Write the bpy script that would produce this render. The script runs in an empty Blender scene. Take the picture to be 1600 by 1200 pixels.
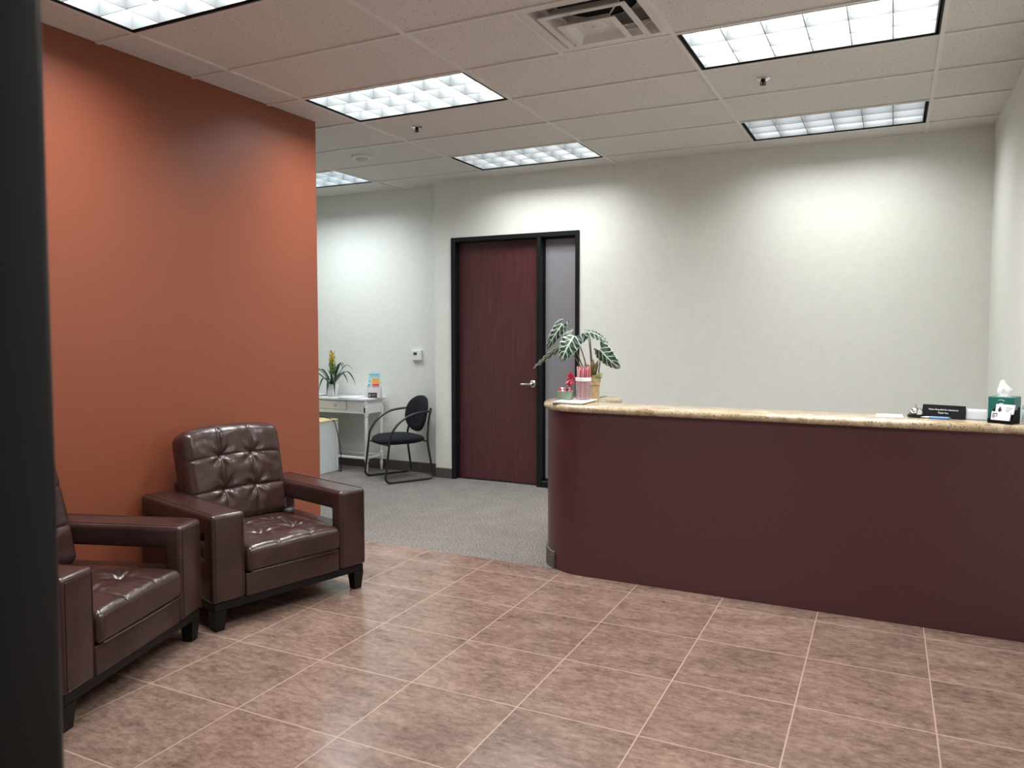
import bpy, bmesh, math, random
from mathutils import Vector, Matrix, noise
R = math.radians
PI = math.pi
H = 2.993
random.seed(7)
SC = bpy.context.scene
COL = SC.collection

# ------------------------------------------------------------------ materials
def new_mat(name):
    m = bpy.data.materials.new(name); m.use_nodes = True
    nt = m.node_tree
    b = nt.nodes['Principled BSDF']
    return m, nt, b
def N(nt, typ, **kw):
    n = nt.nodes.new(typ)
    for k, v in kw.items(): setattr(n, k, v)
    return n
def L(nt, a, b): nt.links.new(a, b)
def simple(name, col, rough=0.5, metal=0.0, spec=0.5, bump=0.0, bscale=200.0, var=0.0, vscale=20.0, coat=0.0):
    m, nt, b = new_mat(name)
    b.inputs['Base Color'].default_value = (*col, 1)
    b.inputs['Roughness'].default_value = rough
    b.inputs['Metallic'].default_value = metal
    b.inputs['Specular IOR Level'].default_value = spec
    b.inputs['Coat Weight'].default_value = coat
    tc = N(nt, 'ShaderNodeTexCoord')
    nz = N(nt, 'ShaderNodeTexNoise'); nz.inputs['Scale'].default_value = vscale; nz.inputs['Detail'].default_value = 4
    L(nt, tc.outputs['Object'], nz.inputs['Vector'])
    cr = N(nt, 'ShaderNodeValToRGB')
    v = max(var, 0.02)
    cr.color_ramp.elements[0].position = 0.3; cr.color_ramp.elements[1].position = 0.7
    cr.color_ramp.elements[0].color = (*[c * (1 - v) for c in col], 1)
    cr.color_ramp.elements[1].color = (*[min(1, c * (1 + v)) for c in col], 1)
    L(nt, nz.outputs['Fac'], cr.inputs['Fac']); L(nt, cr.outputs['Color'], b.inputs['Base Color'])
    if bump > 0:
        n2 = N(nt, 'ShaderNodeTexNoise'); n2.inputs['Scale'].default_value = bscale; n2.inputs['Detail'].default_value = 3
        L(nt, tc.outputs['Object'], n2.inputs['Vector'])
        bp = N(nt, 'ShaderNodeBump'); bp.inputs['Strength'].default_value = bump; bp.inputs['Distance'].default_value = 0.004
        L(nt, n2.outputs['Fac'], bp.inputs['Height']); L(nt, bp.outputs['Normal'], b.inputs['Normal'])
    return m
def M_(nt, op, a, b=None, c=None):
    n = N(nt, 'ShaderNodeMath', operation=op)
    for i, x in enumerate((a, b, c)):
        if x is None: continue
        if isinstance(x, (int, float)): n.inputs[i].default_value = x
        else: L(nt, x, n.inputs[i])
    return n.outputs[0]

def mat_tile():
    m, nt, b = new_mat('floor_tile')
    g = N(nt, 'ShaderNodeNewGeometry')
    mp = N(nt, 'ShaderNodeMapping', vector_type='TEXTURE')
    mp.inputs['Location'].default_value = (1.6571, 1.4621, 0); mp.inputs['Rotation'].default_value = (0, 0, .0068)
    mp.inputs['Scale'].default_value = (.4957, .4957, 1)
    L(nt, g.outputs['Position'], mp.inputs['Vector'])
    sx = N(nt, 'ShaderNodeSeparateXYZ'); L(nt, mp.outputs[0], sx.inputs[0])
    fx = M_(nt, 'ABSOLUTE', M_(nt, 'SUBTRACT', M_(nt, 'FRACT', M_(nt, 'ADD', sx.outputs[0], 100.5)), .5))
    fy = M_(nt, 'ABSOLUTE', M_(nt, 'SUBTRACT', M_(nt, 'FRACT', M_(nt, 'ADD', sx.outputs[1], 100.5)), .5))
    d = M_(nt, 'MINIMUM', fx, fy)
    grout = M_(nt, 'LESS_THAN', d, .0054)
    # per tile tone
    wn = N(nt, 'ShaderNodeTexWhiteNoise', noise_dimensions='2D')
    fl = N(nt, 'ShaderNodeVectorMath', operation='FLOOR'); L(nt, mp.outputs[0], fl.inputs[0]); L(nt, fl.outputs[0], wn.inputs['Vector'])
    n1 = N(nt, 'ShaderNodeTexNoise'); n1.inputs['Scale'].default_value = 24; n1.inputs['Detail'].default_value = 9; n1.inputs['Roughness'].default_value = .82
    mp2 = N(nt, 'ShaderNodeMapping'); mp2.inputs['Scale'].default_value = (.75, 1.5, 1)
    ad = N(nt, 'ShaderNodeVectorMath', operation='MULTIPLY_ADD'); L(nt, wn.outputs['Color'], ad.inputs[0]); ad.inputs[1].default_value = (7, 7, 0); L(nt, g.outputs['Position'], ad.inputs[2])
    L(nt, ad.outputs[0], mp2.inputs['Vector']); L(nt, mp2.outputs[0], n1.inputs['Vector'])
    cr = N(nt, 'ShaderNodeValToRGB')
    e = cr.color_ramp.elements
    e[0].position = .34; e[0].color = (.090, .053, .043, 1)
    e[1].position = .66; e[1].color = (.300, .204, .163, 1)
    x = e.new(.5); x.color = (.200, .130, .104, 1)
    n0 = N(nt, 'ShaderNodeTexNoise'); n0.inputs['Scale'].default_value = 5; n0.inputs['Detail'].default_value = 5; n0.inputs['Roughness'].default_value = .65; L(nt, mp2.outputs[0], n0.inputs['Vector'])
    L(nt, M_(nt, 'MULTIPLY_ADD', n0.outputs['Fac'], .42, M_(nt, 'MULTIPLY_ADD', n1.outputs['Fac'], .85, -.135)), cr.inputs['Fac'])
    hs = N(nt, 'ShaderNodeHueSaturation'); L(nt, cr.outputs[0], hs.inputs['Color'])
    L(nt, M_(nt, 'MULTIPLY_ADD', wn.outputs['Value'], .16, .92), hs.inputs['Value'])
    mx = N(nt, 'ShaderNodeMix', data_type='RGBA'); L(nt, grout, mx.inputs['Factor'])
    L(nt, hs.outputs[0], mx.inputs[6]); mx.inputs[7].default_value = (.39, .285, .225, 1)
    L(nt, mx.outputs[2], b.inputs['Base Color'])
    rr = N(nt, 'ShaderNodeMapRange'); L(nt, n1.outputs['Fac'], rr.inputs[0]); rr.inputs[3].default_value = .16; rr.inputs[4].default_value = .27
    L(nt, rr.outputs[0], b.inputs['Roughness'])
    bp = N(nt, 'ShaderNodeBump'); bp.inputs['Strength'].default_value = .10; bp.inputs['Distance'].default_value = .003
    L(nt, M_(nt, 'SUBTRACT', M_(nt, 'MULTIPLY', n1.outputs['Fac'], .25), grout), bp.inputs['Height']); L(nt, bp.outputs[0], b.inputs['Normal'])
    return m
def mat_carpet(name='carpet_pile', k=1.0):
    m, nt, b = new_mat(name)
    g = N(nt, 'ShaderNodeNewGeometry')
    n1 = N(nt, 'ShaderNodeTexNoise'); n1.inputs['Scale'].default_value = 95; n1.inputs['Detail'].default_value = 3
    n2 = N(nt, 'ShaderNodeTexNoise'); n2.inputs['Scale'].default_value = 5; n2.inputs['Detail'].default_value = 3
    L(nt, g.outputs['Position'], n1.inputs['Vector']); L(nt, g.outputs['Position'], n2.inputs['Vector'])
    cr = N(nt, 'ShaderNodeValToRGB'); e = cr.color_ramp.elements
    e[0].position = .32; e[0].color = (.10 * k, .085 * k, .078 * k, 1); e[1].position = .68; e[1].color = (.43 * k, .39 * k, .365 * k, 1)
    L(nt, n1.outputs['Fac'], cr.inputs['Fac'])
    hs = N(nt, 'ShaderNodeHueSaturation'); L(nt, cr.outputs[0], hs.inputs['Color']); L(nt, M_(nt, 'MULTIPLY_ADD', n2.outputs['Fac'], .4, .8), hs.inputs['Value'])
    L(nt, hs.outputs[0], b.inputs['Base Color']); b.inputs['Roughness'].default_value = .95; b.inputs['Specular IOR Level'].default_value = .1
    bp = N(nt, 'ShaderNodeBump'); bp.inputs['Strength'].default_value = .6; bp.inputs['Distance'].default_value = .006
    L(nt, n1.outputs['Fac'], bp.inputs['Height']); L(nt, bp.outputs[0], b.inputs['Normal'])
    return m
def mat_speckle(name, base, dark, light, scale, rough, pdark=.38, plight=.64, coat=0, bump=0):
    m, nt, b = new_mat(name)
    g = N(nt, 'ShaderNodeNewGeometry')
    n1 = N(nt, 'ShaderNodeTexNoise'); n1.inputs['Scale'].default_value = scale; n1.inputs['Detail'].default_value = 6; n1.inputs['Roughness'].default_value = .7
    L(nt, g.outputs['Position'], n1.inputs['Vector'])
    cr = N(nt, 'ShaderNodeValToRGB'); e = cr.color_ramp.elements
    e[0].position = pdark - .06; e[0].color = (*dark, 1); e[1].position = plight + .06; e[1].color = (*light, 1)
    a = e.new(pdark); a.color = (*base, 1); a = e.new(plight); a.color = (*base, 1)
    L(nt, n1.outputs['Fac'], cr.inputs['Fac']); L(nt, cr.outputs[0], b.inputs['Base Color'])
    b.inputs['Roughness'].default_value = rough; b.inputs['Coat Weight'].default_value = coat; b.inputs['Coat Roughness'].default_value = .08
    if bump:
        bp = N(nt, 'ShaderNodeBump'); bp.inputs['Strength'].default_value = bump; bp.inputs['Distance'].default_value = .002
        L(nt, n1.outputs['Fac'], bp.inputs['Height']); L(nt, bp.outputs[0], b.inputs['Normal'])
    return m
def mat_granite():
    m, nt, b = new_mat('granite')
    g = N(nt, 'ShaderNodeNewGeometry')
    n1 = N(nt, 'ShaderNodeTexNoise'); n1.inputs['Scale'].default_value = 9; n1.inputs['Detail'].default_value = 6; n1.inputs['Distortion'].default_value = 1.2
    n2 = N(nt, 'ShaderNodeTexNoise'); n2.inputs['Scale'].default_value = 110; n2.inputs['Detail'].default_value = 4
    for n in (n1, n2): L(nt, g.outputs['Position'], n.inputs['Vector'])
    cr = N(nt, 'ShaderNodeValToRGB'); e = cr.color_ramp.elements
    e[0].position = .35; e[0].color = (.37, .265, .15, 1); e[1].position = .65; e[1].color = (.56, .46, .335, 1)
    L(nt, n1.outputs['Fac'], cr.inputs['Fac'])
    c2 = N(nt, 'ShaderNodeValToRGB'); e = c2.color_ramp.elements
    e[0].position = .33; e[0].color = (.16, .13, .10, 1); e[1].position = .45; e[1].color = (1, 1, 1, 1)
    L(nt, n2.outputs['Fac'], c2.inputs['Fac'])
    mx = N(nt, 'ShaderNodeMix', data_type='RGBA', blend_type='MULTIPLY'); mx.inputs['Factor'].default_value = .85
    L(nt, cr.outputs[0], mx.inputs[6]); L(nt, c2.outputs[0], mx.inputs[7]); L(nt, mx.outputs[2], b.inputs['Base Color'])
    b.inputs['Roughness'].default_value = .12
    return m
def mat_wood(name, c0, c1, rough=.35):
    m, nt, b = new_mat(name)
    g = N(nt, 'ShaderNodeNewGeometry')
    mp = N(nt, 'ShaderNodeMapping'); mp.inputs['Scale'].default_value = (38, 38, 1.6)
    L(nt, g.outputs['Position'], mp.inputs['Vector'])
    n1 = N(nt, 'ShaderNodeTexNoise'); n1.inputs['Scale'].default_value = 1.6; n1.inputs['Detail'].default_value = 7; n1.inputs['Roughness'].default_value = .65; n1.inputs['Distortion'].default_value = .5
    L(nt, mp.outputs[0], n1.inputs['Vector'])
    cr = N(nt, 'ShaderNodeValToRGB'); e = cr.color_ramp.elements
    e[0].position = .3; e[0].color = (*c0, 1); e[1].position = .7; e[1].color = (*c1, 1)
    L(nt, n1.outputs['Fac'], cr.inputs['Fac']); L(nt, cr.outputs[0], b.inputs['Base Color']); b.inputs['Roughness'].default_value = rough
    return m
def mat_leather():
    m, nt, b = new_mat('brown_leather')
    tc = N(nt, 'ShaderNodeTexCoord')
    n1 = N(nt, 'ShaderNodeTexNoise'); n1.inputs['Scale'].default_value = 6; n1.inputs['Detail'].default_value = 5
    v = N(nt, 'ShaderNodeTexVoronoi'); v.inputs['Scale'].default_value = 260
    n3 = N(nt, 'ShaderNodeTexNoise'); n3.inputs['Scale'].default_value = 22; n3.inputs['Detail'].default_value = 3; n3.inputs['Distortion'].default_value = .6
    for n in (n1, v, n3): L(nt, tc.outputs['Object'], n.inputs['Vector'])
    cr = N(nt, 'ShaderNodeValToRGB'); e = cr.color_ramp.elements
    e[0].position = .3; e[0].color = (.029, .0125, .0112, 1); e[1].position = .75; e[1].color = (.050, .0225, .020, 1)
    L(nt, n1.outputs['Fac'], cr.inputs['Fac']); L(nt, cr.outputs[0], b.inputs['Base Color'])
    b.inputs['Roughness'].default_value = .27
    b1 = N(nt, 'ShaderNodeBump'); b1.inputs['Strength'].default_value = .10; b1.inputs['Distance'].default_value = .001
    L(nt, v.outputs['Distance'], b1.inputs['Height'])
    b2 = N(nt, 'ShaderNodeBump'); b2.inputs['Strength'].default_value = .22; b2.inputs['Distance'].default_value = .006
    L(nt, n3.outputs['Fac'], b2.inputs['Height']); L(nt, b1.outputs[0], b2.inputs['Normal']); L(nt, b2.outputs[0], b.inputs['Normal'])
    return m
def mat_ceiling():
    m, nt, b = new_mat('ceiling_tile')
    g = N(nt, 'ShaderNodeNewGeometry')
    n1 = N(nt, 'ShaderNodeTexNoise'); n1.inputs['Scale'].default_value = 90; n1.inputs['Detail'].default_value = 3
    n2 = N(nt, 'ShaderNodeTexNoise'); n2.inputs['Scale'].default_value = 14; n2.inputs['Detail'].default_value = 2
    for n in (n1, n2): L(nt, g.outputs['Position'], n.inputs['Vector'])
    cr = N(nt, 'ShaderNodeValToRGB'); e = cr.color_ramp.elements
    e[0].position = .31; e[0].color = (.30, .28, .26, 1); e[1].position = .38; e[1].color = (.68, .655, .63, 1)
    L(nt, n1.outputs['Fac'], cr.inputs['Fac']); L(nt, cr.outputs[0], b.inputs['Base Color'])
    b.inputs['Roughness'].default_value = .9; b.inputs['Specular IOR Level'].default_value = .15
    bp = N(nt, 'ShaderNodeBump'); bp.inputs['Strength'].default_value = .4; bp.inputs['Distance'].default_value = .002
    L(nt, n1.outputs['Fac'], bp.inputs['Height']); L(nt, bp.outputs[0], b.inputs['Normal'])
    return m
def mat_emit(name, col, s):
    m, nt, b = new_mat(name)
    b.inputs['Base Color'].default_value = (.8, .8, .8, 1)
    b.inputs['Emission Color'].default_value = (*col, 1); b.inputs['Emission Strength'].default_value = s
    return m
def mat_glass(name, col=(1, 1, 1), rough=.02, alpha=.25):
    m, nt, b = new_mat(name)
    tr = N(nt, 'ShaderNodeBsdfTransparent'); tr.inputs[0].default_value = (*col, 1)
    gl = N(nt, 'ShaderNodeBsdfGlossy'); gl.inputs['Roughness'].default_value = rough
    fr = N(nt, 'ShaderNodeFresnel'); fr.inputs[0].default_value = 1.5
    df = N(nt, 'ShaderNodeBsdfDiffuse'); df.inputs[0].default_value = (*col, 1)
    mx = N(nt, 'ShaderNodeMixShader'); L(nt, M_(nt, 'MULTIPLY', fr.outputs[0], .5), mx.inputs[0]); L(nt, tr.outputs[0], mx.inputs[1]); L(nt, gl.outputs[0], mx.inputs[2])
    m2 = N(nt, 'ShaderNodeMixShader'); m2.inputs[0].default_value = alpha; L(nt, mx.outputs[0], m2.inputs[1]); L(nt, df.outputs[0], m2.inputs[2])
    L(nt, m2.outputs[0], nt.nodes['Material Output'].inputs[0])
    return m
def mat_leaf(name, dark, vein, freq=6.0, w=.15):
    m, nt, b = new_mat(name)
    uv = N(nt, 'ShaderNodeTexCoord'); s = N(nt, 'ShaderNodeSeparateXYZ'); L(nt, uv.outputs['UV'], s.inputs[0])
    au = M_(nt, 'ABSOLUTE', M_(nt, 'MULTIPLY_ADD', s.outputs[0], 2, -1))
    mid = M_(nt, 'LESS_THAN', au, .09); edge = M_(nt, 'GREATER_THAN', au, .94)
    lat = M_(nt, 'LESS_THAN', M_(nt, 'FRACT', M_(nt, 'ADD', M_(nt, 'MULTIPLY_ADD', s.outputs[1], freq, 5), M_(nt, 'MULTIPLY', au, -1.2))), w)
    f = M_(nt, 'MAXIMUM', M_(nt, 'MAXIMUM', mid, edge), lat)
    mx = N(nt, 'ShaderNodeMix', data_type='RGBA'); L(nt, f, mx.inputs['Factor']); mx.inputs[6].default_value = (*dark, 1); mx.inputs[7].default_value = (*vein, 1)
    L(nt, mx.outputs[2], b.inputs['Base Color']); b.inputs['Roughness'].default_value = .35
    return m

MT = {}
MT['wall'] = simple('wall_paint_white', (.74, .745, .70), .6, bump=.05, bscale=350)
MT['orange'] = simple('wall_paint_orange', (.238, .066, .034), .40, bump=.06, bscale=350)
MT['tile'] = mat_tile(); MT['carpet'] = mat_carpet('carpet_pile', .66); MT['ceil'] = mat_ceiling()
MT['tbar'] = simple('ceiling_bar_paint', (.70, .68, .65), .5)
MT['base'] = simple('rubber_base', (.085, .07, .066), .5)
MT['black'] = simple('black_frame_paint', (.007, .007, .008), .4, spec=.3)
MT['jamb'] = simple('black_jamb_metal', (.006, .0065, .008), .36, spec=.3)
MT['door'] = mat_wood('mahogany_door', (.052, .0125, .016), (.096, .026, .031), .34)
MT['nickel'] = simple('satin_nickel', (.62, .6, .57), .28, 1)
MT['chrome'] = simple('chrome', (.75, .75, .76), .1, 1)
MT['lam'] = mat_speckle('burgundy_laminate', (.074, .023, .029), (.040, .012, .016), (.135, .055, .062), 150, .36, .40, .62)
MT['granite'] = mat_granite()
MT['leather'] = mat_leather()
MT['darkwood'] = simple('black_wood', (.007, .006, .006), .45, spec=.2)
MT['fabric'] = simple('black_fabric', (.010, .011, .015), .9, spec=.2, bump=.3, bscale=600)
MT['tubeblk'] = simple('black_tube_steel', (.012, .012, .013), .3)
MT['whitewood'] = simple('white_painted_wood', (.74, .74, .76), .4)
MT['cream'] = simple('cream_board', (.72, .60, .30), .5)
MT['boxwhite'] = simple('white_box_board', (.66, .70, .70), .45)
MT['paper'] = simple('paper', (.80, .80, .82), .6)
MT['papgrey'] = simple('paper_edge', (.50, .49, .50), .7)
MT['plastic'] = simple('white_plastic', (.74, .74, .74), .4)
MT['lcd'] = simple('lcd_dark', (.05, .055, .06), .2)
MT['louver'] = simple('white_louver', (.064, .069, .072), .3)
MT['lamp'] = mat_emit('fluorescent_lamp_glow', (.97, .99, .975), 40.0)
MT['ceramic'] = simple('white_ceramic', (.80, .80, .84), .25)
MT['soil'] = simple('soil', (.05, .03, .02), .9)
MT['stem'] = simple('stem', (.13, .10, .055), .5)
MT['alo'] = mat_leaf('alocasia_leaf', (.022, .055, .040), (.52, .62, .52))
MT['strap'] = simple('bromeliad_leaf', (.02, .055, .025), .35, var=.4)
MT['bract'] = simple('bromeliad_bract', (.62, .48, .05), .45, var=.3)
MT['bractg'] = simple('bromeliad_green', (.20, .30, .05), .45, var=.3)
MT['tan'] = simple('tan_wrap', (.55, .40, .22), .6, var=.3, vscale=40)
MT['olive'] = simple('olive_leaf', (.19, .145, .06), .6, var=.4, vscale=30)
MT['red'] = simple('red_petal', (.50, .015, .05), .5, var=.3, vscale=60)
MT['greenglass'] = simple('green_dish', (.19, .26, .18), .15, var=.15, vscale=40)
MT['pink'] = simple('pink_stick', (.66, .24, .28), .4)
MT['palepink'] = simple('pale_pink_stick', (.80, .52, .52), .4)
MT['pinkred'] = simple('red_stick', (.55, .11, .16), .4)
MT['clear'] = mat_glass('clear_plastic', (.92, .95, .97), .03, .06)
MT['jarglass'] = mat_glass('jar_plastic', (.95, .90, .92), .05, .10)
MT['acryl'] = mat_glass('acrylic', (.98, .99, 1.0), .03, .03)
MT['side'] = simple('grey_sidelight_film', (.24, .235, .26), .22, spec=.6)
MT['teal'] = simple('teal_card', (.010, .135, .115), .45, var=.1)
MT['tissue'] = simple('tissue', (.86, .86, .86), .8)
MT['signblk'] = simple('sign_black', (.004, .004, .006), .6, spec=.12)
MT['ink'] = simple('ink', (.02, .02, .025), .6)
MT['white'] = simple('print_white', (.82, .82, .82), .5)
MT['blue'] = simple('pen_blue', (.10, .26, .66), .3)
MT['duct'] = simple('duct_black', (.008, .008, .008), .8)
MT['ventw'] = simple('vent_white', (.66, .64, .62), .45)
MT['dim'] = simple('grey_room_paint', (.25, .25, .27), .8)
MT['cblue'] = simple('print_light_blue', (.42, .66, .74), .5)
MT['corange'] = simple('print_orange', (.80, .34, .08), .5)
MT['cred'] = simple('print_red', (.66, .08, .12), .5)
MT['cpurple'] = simple('print_purple', (.26, .05, .28), .5)
MT['cindigo'] = simple('print_indigo', (.12, .16, .46), .5)
MT['cyellow'] = simple('print_pale_orange', (.85, .58, .30), .5)
MT['cteal'] = simple('print_teal', (.10, .36, .38), .5)
MT['label'] = simple('bottle_label', (.62, .70, .68), .4)

# ------------------------------------------------------------------ mesh helpers
def tag(o, label=None, cat=None, group=None, kind=None):
    if label: o['label'] = label
    if cat: o['category'] = cat
    if group: o['group'] = group
    if kind: o['kind'] = kind
    return o
def obj(name, bm, mat, parent=None, smooth=None, loc=None):
    me = bpy.data.meshes.new(name)
    bmesh.ops.recalc_face_normals(bm, faces=bm.faces)
    bm.to_mesh(me); bm.free()
    me.materials.append(mat)
    if smooth is not None:
        me.polygons.foreach_set('use_smooth', [True] * len(me.polygons))
        if smooth < 180: me.set_sharp_from_angle(angle=R(smooth))
    o = bpy.data.objects.new(name, me); COL.objects.link(o)
    if parent: o.parent = parent
    if loc: o.location = loc
    return o
def empty(name, loc=(0, 0, 0), rz=0, **kw):
    o = bpy.data.objects.new(name, None); COL.objects.link(o); o.empty_display_size = .1
    o.location = loc; o.rotation_euler = (0, 0, rz); tag(o, **kw); return o
def struct(name, bm, mat, label=None, smooth=None, cat=None):
    o = obj(name, bm, mat, None, smooth); o['kind'] = 'structure'
    if label: o['label'] = label
    return o
def BM(): return bmesh.new()
def box(bm, x0, x1, y0, y1, z0, z1, bev=0, seg=2, mtx=None):
    r = bmesh.ops.create_cube(bm, size=1)
    vs = r['verts']
    for v in vs:
        v.co = Vector((x0 + (v.co.x + .5) * (x1 - x0), y0 + (v.co.y + .5) * (y1 - y0), z0 + (v.co.z + .5) * (z1 - z0)))
    out = vs
    if bev:
        es = list({e for v in vs for e in v.link_edges})
        rr = bmesh.ops.bevel(bm, geom=es, offset=bev, segments=seg, affect='EDGES', profile=.5)
        out = list({v for f in rr['faces'] for v in f.verts} | {v for v in vs if v.is_valid})
    if mtx is not None: bmesh.ops.transform(bm, matrix=mtx, verts=[v for v in out if v.is_valid])
    return out
def boxbm(*a, **k):
    bm = BM(); box(bm, *a, **k); return bm
def ring_bridge(bm, rings, closed_ring=True, cap0=True, cap1=True, closed=False):
    n = len(rings[0])
    for i in range(len(rings) - (0 if closed else 1)):
        a, b = rings[i], rings[(i + 1) % len(rings)]
        for j in range(n if closed_ring else n - 1):
            k = (j + 1) % n
            bm.faces.new((a[j], a[k], b[k], b[j]))
    if not closed:
        if cap0: bm.faces.new(rings[0][::-1])
        if cap1: bm.faces.new(rings[-1])
def lathe(bm, prof, seg=24, c=(0, 0, 0), cap0=True, cap1=True, squash=1.0):
    rings = []
    for r, z in prof:
        rings.append([bm.verts.new((c[0] + r * math.cos(2 * PI * k / seg), c[1] + squash * r * math.sin(2 * PI * k / seg), c[2] + z)) for k in range(seg)])
    ring_bridge(bm, rings, True, cap0, cap1)
def tube(bm, pts, rad, seg=10, closed=False):
    pts = [Vector(p) for p in pts]; n = len(pts)
    rads = rad if isinstance(rad, (list, tuple)) else [rad] * n
    tans = []
    for i in range(n):
        a = pts[i - 1] if (i > 0 or closed) else pts[i]; b = pts[(i + 1) % n] if (i < n - 1 or closed) else pts[i]
        tans.append((b - a).normalized())
    up = Vector((0, 0, 1)) if abs(tans[0].z) < .9 else Vector((1, 0, 0))
    nrm = (up - tans[0] * up.dot(tans[0])).normalized()
    rings = []
    for i in range(n):
        nrm = (nrm - tans[i] * nrm.dot(tans[i]))
        nrm = nrm.normalized() if nrm.length > 1e-6 else tans[i].orthogonal().normalized()
        bi = tans[i].cross(nrm)
        rings.append([bm.verts.new(pts[i] + (nrm * math.cos(2 * PI * k / seg) + bi * math.sin(2 * PI * k / seg)) * rads[i]) for k in range(seg)])
    ring_bridge(bm, rings, True, True, True, closed)
def smooth_path(ctrl, n=8):
    P = [Vector(p) for p in ctrl]; out = []
    for i in range(len(P) - 1):
        p0 = P[max(0, i - 1)]; p1 = P[i]; p2 = P[i + 1]; p3 = P[min(len(P) - 1, i + 2)]
        for k in range(n):
            t = k / n
            out.append(.5 * ((2 * p1) + (p2 - p0) * t + (2 * p0 - 5 * p1 + 4 * p2 - p3) * t * t + (3 * p1 - p0 - 3 * p2 + p3) * t ** 3))
    out.append(P[-1]); return out
def fillet_path(ctrl, rad, seg=6):
    P = [Vector(p) for p in ctrl]; out = [P[0]]
    for i in range(1, len(P) - 1):
        a = (P[i - 1] - P[i]); b = (P[i + 1] - P[i])
        d = min(rad, a.length * .48, b.length * .48)
        s = P[i] + a.normalized() * d; e = P[i] + b.normalized() * d
        for k in range(seg + 1):
            t = k / seg; out.append((1 - t) ** 2 * s + 2 * t * (1 - t) * P[i] + t * t * e)
    out.append(P[-1]); return out
def quad(bm, a, b, c, d):
    vs = [bm.verts.new(p) for p in (a, b, c, d)]; return bm.faces.new(vs)
def prism(bm, poly, z0, z1, mtx=None):
    a = [bm.verts.new((x, y, z0)) for x, y in poly]; b = [bm.verts.new((x, y, z1)) for x, y in poly]
    ring_bridge(bm, [a, b])
    if mtx is not None: bmesh.ops.transform(bm, matrix=mtx, verts=a + b)
def cushion(hx, hy, hz, r, n, face_fn):
    """rounded box, half sizes hx hy hz; face_fn(x,y)->offset of +z face"""
    bm = BM()
    bmesh.ops.create_cube(bm, size=2)
    bmesh.ops.subdivide_edges(bm, edges=bm.edges[:], cuts=n, use_grid_fill=True)
    h = Vector((hx, hy, hz))
    for v in bm.verts:
        p = Vector((v.co.x * hx, v.co.y * hy, v.co.z * hz))
        q = Vector([max(-(h[i] - r), min(h[i] - r, p[i])) for i in range(3)])
        d = p - q
        if d.length > 1e-7: p = q + d.normalized() * min(r, d.length if max(abs(p[i]) / h[i] for i in range(3)) < .999 else r)
        w = max(0, min(1, (p.z - (hz - r * 1.3)) / (r * 1.3)))
        if w > 0: p.z += w * face_fn(p.x, p.y)
        # soft puffing of the sides
        k = (1 - (p.z / hz) ** 2) if abs(p.z) < hz else 0
        p.x += .006 * k * (1 if p.x > 0 else -1) * min(1, abs(p.x) / hx) ** 4
        p.y += .006 * k * (1 if p.y > 0 else -1) * min(1, abs(p.y) / hy) ** 4
        v.co = p
    return bm
def text_mesh(name, body, size, mat, parent, mtx, ext=.0004):
    cu = bpy.data.curves.new(name, 'FONT'); cu.body = body; cu.size = size; cu.align_x = 'CENTER'; cu.extrude = ext; cu.resolution_u = 3
    t = bpy.data.objects.new('tmp', cu); COL.objects.link(t)
    dg = bpy.context.evaluated_depsgraph_get()
    me = bpy.data.meshes.new_from_object(t.evaluated_get(dg))
    bpy.data.objects.remove(t, do_unlink=True); bpy.data.curves.remove(cu)
    me.transform(mtx); me.materials.clear(); me.materials.append(mat)
    o = bpy.data.objects.new(name, me); COL.objects.link(o); o.parent = parent
    return o
def dup(root, loc=None, rz=None, label=None):
    r = root.copy(); COL.objects.link(r)
    if loc: r.location = loc
    if rz is not None: r.rotation_euler = (0, 0, rz)
    if label: r['label'] = label
    for ch in list(root.children):
        c = ch.copy(); COL.objects.link(c); c.parent = r
        for g in list(ch.children):
            d = g.copy(); COL.objects.link(d); d.parent = c
    return r

# ------------------------------------------------------------------ room shell
XL, XR, YB, YREC = -.286, 4.105, 3.976, 4.14
YC = 1.69                                     # tile / carpet line
YV, YVB = -2.2, -2.36                         # entry partition
bm = BM(); quad(bm, (XL - .2, -3.9, 0), (XR + .2, -3.9, 0), (XR + .2, YC, 0), (XL - .2, YC, 0))
struct('floor', bm, MT['tile'], 'brown mottled square floor tiles with pale grout')
bm = BM(); quad(bm, (-4.0, YC, 0), (XR + .2, YC, 0), (XR + .2, YREC + 2.2, 0), (-4.0, YREC + 2.2, 0))
struct('floor_carpet', bm, MT['carpet'], 'grey flecked carpet beyond the tiles')
# walls (each a solid slab)
struct('wall_left', boxbm(XL - .16, XL, -3.9, YC, 0, H + .1), MT['orange'], 'terracotta orange painted side wall')
struct('wall_hall', boxbm(-4.0, XL - .16, YC - .15, YC, 0, H + .1), MT['wall'])
struct('wall_far_left', boxbm(-4.15, -4.0, YC - .15, YREC + .15, 0, H + .1), MT['wall'])
struct('wall_recess', boxbm(-4.0, -.717, YREC, YREC + .15, 0, H + .1), MT['wall'], 'off-white wall of the recess behind the table')
DX0, DX1, DZ = -.52, .858, 2.43               # door frame outer
bm = BM(); box(bm, -.717, DX0, YB, YB + .20, 0, H + .1); box(bm, DX1, XR, YB, YB + .20, 0, H + .1); box(bm, DX0, DX1, YB, YB + .20, DZ, H + .1)
struct('wall_back', bm, MT['wall'], 'off-white wall behind the reception counter')
struct('wall_right', boxbm(XR, XR + .15, -3.9, YB + .2, 0, H + .1), MT['wall'], 'off-white side wall at the counter end')
struct('wall_entry', boxbm(XL, 2.60, YVB, YV, 0, H + .1), MT['wall'])
struct('wall_vestibule', boxbm(XL - .16, XR + .15, -4.05, -3.9, 0, H + .1), MT['wall'])
bm = BM(); box(bm, 2.60, 2.685, YVB - .01, YV + .012, 0, H, .012, 3)
struct('trim_1', bm, MT['jamb'], 'black entry jamb at the left edge', 40)
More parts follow.
